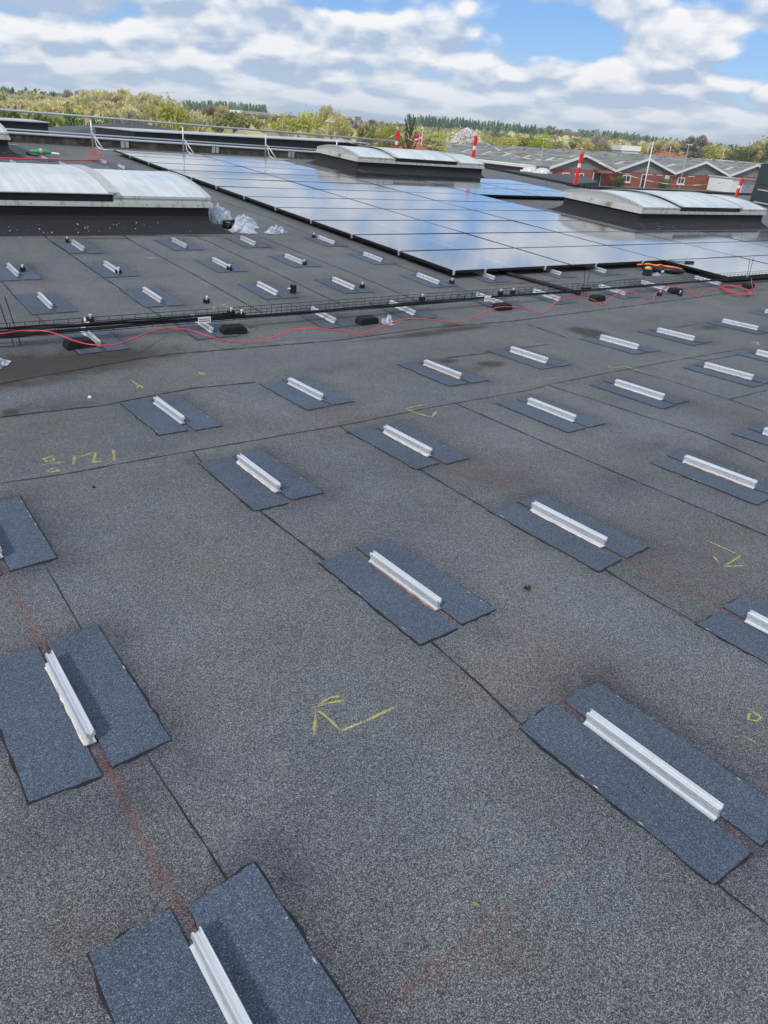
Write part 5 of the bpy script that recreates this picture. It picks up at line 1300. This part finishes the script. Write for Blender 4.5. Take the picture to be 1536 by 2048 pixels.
R_ = random.Random(11)
def row(kinds, xs, ytop, D, w_, lab, group, jy=3, jx=.3, jd=.06):
    if kinds[0] not in ('poplar', 'poplar2', 'pine', 'hedge', 'bush'): w_ *= 1.65; jx = .22
    n = len(xs)
    for i, x in enumerate(xs):
        k_ = R_.choice(kinds); x += R_.uniform(-jx, jx) * w_
        y = ytop(x) if callable(ytop) else ytop
        tree(k_, x, y + R_.uniform(-jy, jy), D * (1 + R_.uniform(-jd, jd)), w_ * R_.uniform(.85, 1.2), '%s %s' % (NAMES[k_], lab), group)
def lin(pts):
    def f(x):
        for (a, b), (c, d_) in zip(pts[:-1], pts[1:]):
            if x <= c: return b + (d_ - b) * (x - a) / (c - a)
        return pts[-1][1]
    return f
ar = lambda a, b, st: [a + st * i for i in range(int((b - a) / st) + 1)]
# far rows on the horizon
row(['poplar2', 'pine', 'brown', 'poplar'], ar(-12, 125, 9), lin([(0, 172), (60, 180), (125, 184)]), 330, 16, 'on the horizon at far left', 'trees on the far left horizon', 3)
row(['brown', 'grey'], ar(125, 240, 11), lin([(125, 183), (240, 190)]), 320, 20, 'on the horizon behind the tan wood', 'leafless trees on the left horizon', 2)
row(['poplar2'], ar(368, 534, 6.0), lin([(365, 201), (460, 204), (534, 210)]), 480, 9.5, 'in the left distant row of slim trees', 'left distant row of slim trees', 1.5, .1, .02)
row(['poplar', 'poplar', 'poplar2'], ar(816, 1115, 6.2), lin([(815, 230), (900, 235), (1000, 245), (1115, 256)]), 560, 9.5, 'in the dark distant row right of centre', 'dark distant row of slim trees right of centre', 1.8, .15, .03)
row(['brown', 'poplar2', 'grey'], ar(1098, 1160, 8), lin([(1095, 253), (1160, 262)]), 520, 12, 'in the brownish gap of the distant row', 'distant trees between the two green rows', 2)
row(['poplar2', 'poplar'], ar(1160, 1345, 6.4), lin([(1160, 258), (1250, 265), (1345, 278)]), 560, 10, 'in the right distant row of slim trees', 'right distant row of slim trees', 1.8, .15, .03)
row(['pine', 'poplar'], ar(1345, 1475, 7.5), lin([(1345, 276), (1475, 292)]), 480, 11, 'on the horizon above the right part of the hall', 'dark trees on the right horizon', 2)
row(['brown', 'grey', 'olive'], ar(540, 820, 13), lin([(540, 228), (640, 236), (740, 240), (820, 250)]), 380, 26, 'on the hazy horizon near the centre', 'leafless trees on the central horizon', 3)
row(['brown', 'brown', 'olive'], ar(820, 1340, 14), lin([(820, 256), (1000, 266), (1160, 274), (1340, 291)]), 400, 26, 'below the distant rows of slim trees', 'brown trees below the distant rows', 3)
# left tan wood and neighbours
row(['tan', 'tan', 'tan', 'ygt'], ar(-20, 330, 17), lin([(0, 186), (60, 190), (120, 194), (190, 186), (260, 186), (330, 192)]), 175, 46, 'in the tan wood behind the parapet', 'tan trees of the wood at left', 4)
row(['tan', 'ygt'], ar(-10, 330, 24), lin([(0, 198), (330, 210)]), 150, 50, 'at the front of the tan wood', 'tan trees at the front of the wood at left', 4)
row(['bush', 'bush', 'green'], [-12, 18, 60, 88, 140, 196, 215], lin([(0, 212), (90, 205), (140, 206), (200, 213), (230, 222)]), 88, 48, 'before the tan wood at left', 'dark green trees before the tan wood', 4, .1)
row(['bush', 'green'], [262, 290, 318], lin([(260, 230), (320, 238)]), 86, 34, 'low beside the yellow-green tree', 'dark green bushes beside the yellow-green tree', 3, .1)
tree('yg', 338, 194, 118, 62, 'large round yellow-green tree right of the tan wood'); tree('yg', 362, 205, 125, 44, 'smaller yellow-green tree leaning on the large one')
tree('grey', 248, 228, 80, 50, 'small greyish leafless tree among the dark bushes')
row(['brown', 'brown', 'olive'], ar(388, 540, 15), lin([(380, 210), (430, 212), (470, 222), (540, 232)]), 190, 34, 'between the yellow-green tree and the lime tree', 'brown trees at centre left', 4)
row(['ygt', 'olive', 'tan'], ar(385, 540, 17), lin([(380, 226), (460, 226), (540, 236)]), 140, 32, 'in the lower row at centre left', 'budding trees in the lower row at centre left', 4)
tree('tan', 445, 213, 150, 34, 'rounded tan tree under the left distant row'); tree('lime', 545, 233, 140, 34, 'bright lime green tree at centre left')
row(['ygt', 'yg'], [578, 612, 640, 675, 690, 760, 790, 842, 870], lin([(570, 232), (615, 220), (650, 228), (700, 228), (760, 246), (870, 256)]), 150, 38, 'in the middle tree belt', 'budding trees in the middle belt', 3, .1)
tree('yg', 617, 219, 145, 40, 'tall rounded yellow-green tree left of centre'); tree('tan', 655, 212, 170, 40, 'tall slim grey leafless tree at centre'); tree('ygt', 676, 222, 140, 50, 'wide tan-green tree at centre behind the lamp')
tree('olive', 733, 240, 90, 52, 'round dark olive tree right of the guard rail end'); tree('lime', 838, 258, 160, 26, 'small lime tree by the red flag'); tree('lime', 880, 262, 165, 34, 'lime green tree left of the white blossom tree'); tree('ygt', 912, 254, 245, 30, 'tan-green tree just behind the blossom tree')
tree('sparse', 822, 232, 75, 44, 'sparse conifer with upswept branches right of centre')
tree('blossom', 936, 251, 200, 66, 'large white blossoming tree at centre right')
row(['ygt', 'yg', 'olive'], ar(965, 1050, 17), lin([(960, 266), (1050, 273)]), 245, 32, 'between blossom tree and lime bush', 'budding trees right of the blossom tree', 3)
tree('lime', 1088, 264, 225, 48, 'round lime green bushy tree above the long grey roof'); tree('lime', 1070, 276, 225, 34, 'small lime green bush beside the round lime tree')
row(['ygt', 'olive', 'tan'], ar(1115, 1290, 17), lin([(1110, 276), (1200, 280), (1290, 293)]), 270, 30, 'behind the hall roof ridge', 'budding trees behind the hall roof', 3)
tree('bare', 1205, 270, 262, 42, 'bare white barked tree above the hall roof'); tree('yg', 1283, 288, 262, 34, 'round yellow-green tree above the second gable'); tree('tan', 1340, 281, 262, 64, 'broad tan tree above the third gable'); tree('brown', 1318, 288, 262, 30, 'dark leafless tree left of the broad tan tree')
tree('grey', 1392, 272, 262, 52, 'tall brown leafless tree by the right street lamp')
row(['olive', 'ygt', 'yg'], ar(1408, 1500, 15), lin([(1400, 290), (1440, 288), (1500, 296)]), 270, 40, 'behind the right end of the hall', 'olive trees behind the right end of the hall', 3)
tree('yg', 1420, 286, 262, 36, 'yellow-green tree right of the right street lamp'); tree('green', 1506, 290, 262, 40, 'green leafy tree at right beside the vent cabinet'); tree('ygt', 1530, 270, 262, 60, 'tall tan-green tree at the right picture edge'); tree('green', 1548, 282, 262, 50, 'tall green tree cut by the right picture edge')
row(['hedge'], [738, 765, 792, 826, 858, 884], lin([(735, 285), (884, 292)]), 62, 38, 'behind the centre skylight', 'flowering hedge behind the centre skylight', 2, .1)
# bushes before the facade
for u_, lab in ((1.02, 'round green bush beside the canopy door'), (1.78, 'round green bush left of the white door')):
    q = Mf @ Vector((u_ * BW, -1.6, ZG)); a, b = proto('bush', 0)
    e = empty('bush', TM(q.x, q.y, ZG) @ Matrix.Diagonal((.24, .24, .19, 1)), lab, 'bush')
    for nm_, me_ in (('stem', a), ('leaves', b)):
        o = bpy.data.objects.new(nm_, me_); COL.objects.link(o); o.parent = e
# understory filling the ground between the trees
def understory(name, a0, a1, r0, r1, n, hgt, kinds, leaf_=1.1):
    mb = MB(); r = random.Random(5)
    for i in range(n):
        az = math.radians(r.uniform(a0, a1)); D = math.sqrt(r.uniform(r0 * r0, r1 * r1)); x, y = D * math.sin(az), D * math.cos(az)
        mb.cur = r.randrange(len(kinds))
        if x > 60 and y < 175 and y > 10 - .1 * x and D < 262 and az > .60: continue
        for k_ in range(7):
            v_ = Vector((r.gauss(0, 1), r.gauss(0, 1), r.gauss(0, 1))).normalized(); mb.quad((x + r.gauss(0, 1), y + r.gauss(0, 1), ZG + r.random() * hgt), v_ * leaf_, v_.orthogonal().normalized() * leaf_ * .7)
    o = mb.build(name, [FOL[k_] for k_ in kinds]); tag(o, kind='stuff', label='low scrub and undergrowth filling the ground below the trees', cat='undergrowth'); return o
understory('undergrowth', 4, 66, 130, 330, 9000, 5.5, ['olive', 'brown', 'ygt', 'tan'])
understory('far_woodland', 4, 66, 330, 560, 7000, 8, ['brown', 'olive', 'ygt', 'pine'], 1.5)

# ------------------------------------------------------------------ air
hm = bpy.data.materials.new('haze'); hm.use_nodes = True; hn = hm.node_tree; hn.nodes.clear()
ho = hn.nodes.new('ShaderNodeOutputMaterial'); pv_ = hn.nodes.new('ShaderNodeVolumePrincipled')
pv_.inputs['Color'].default_value = (.86, .92, 1.0, 1); pv_.inputs['Density'].default_value = .00032; pv_.inputs['Anisotropy'].default_value = 0.2
hn.links.new(pv_.outputs[0], ho.inputs['Volume'])
mb = MB(); mb.box(-2600, 4100, -1600, 5100, ZG - 1, 32)
tag(mb.build('haze', hm), kind='stuff')
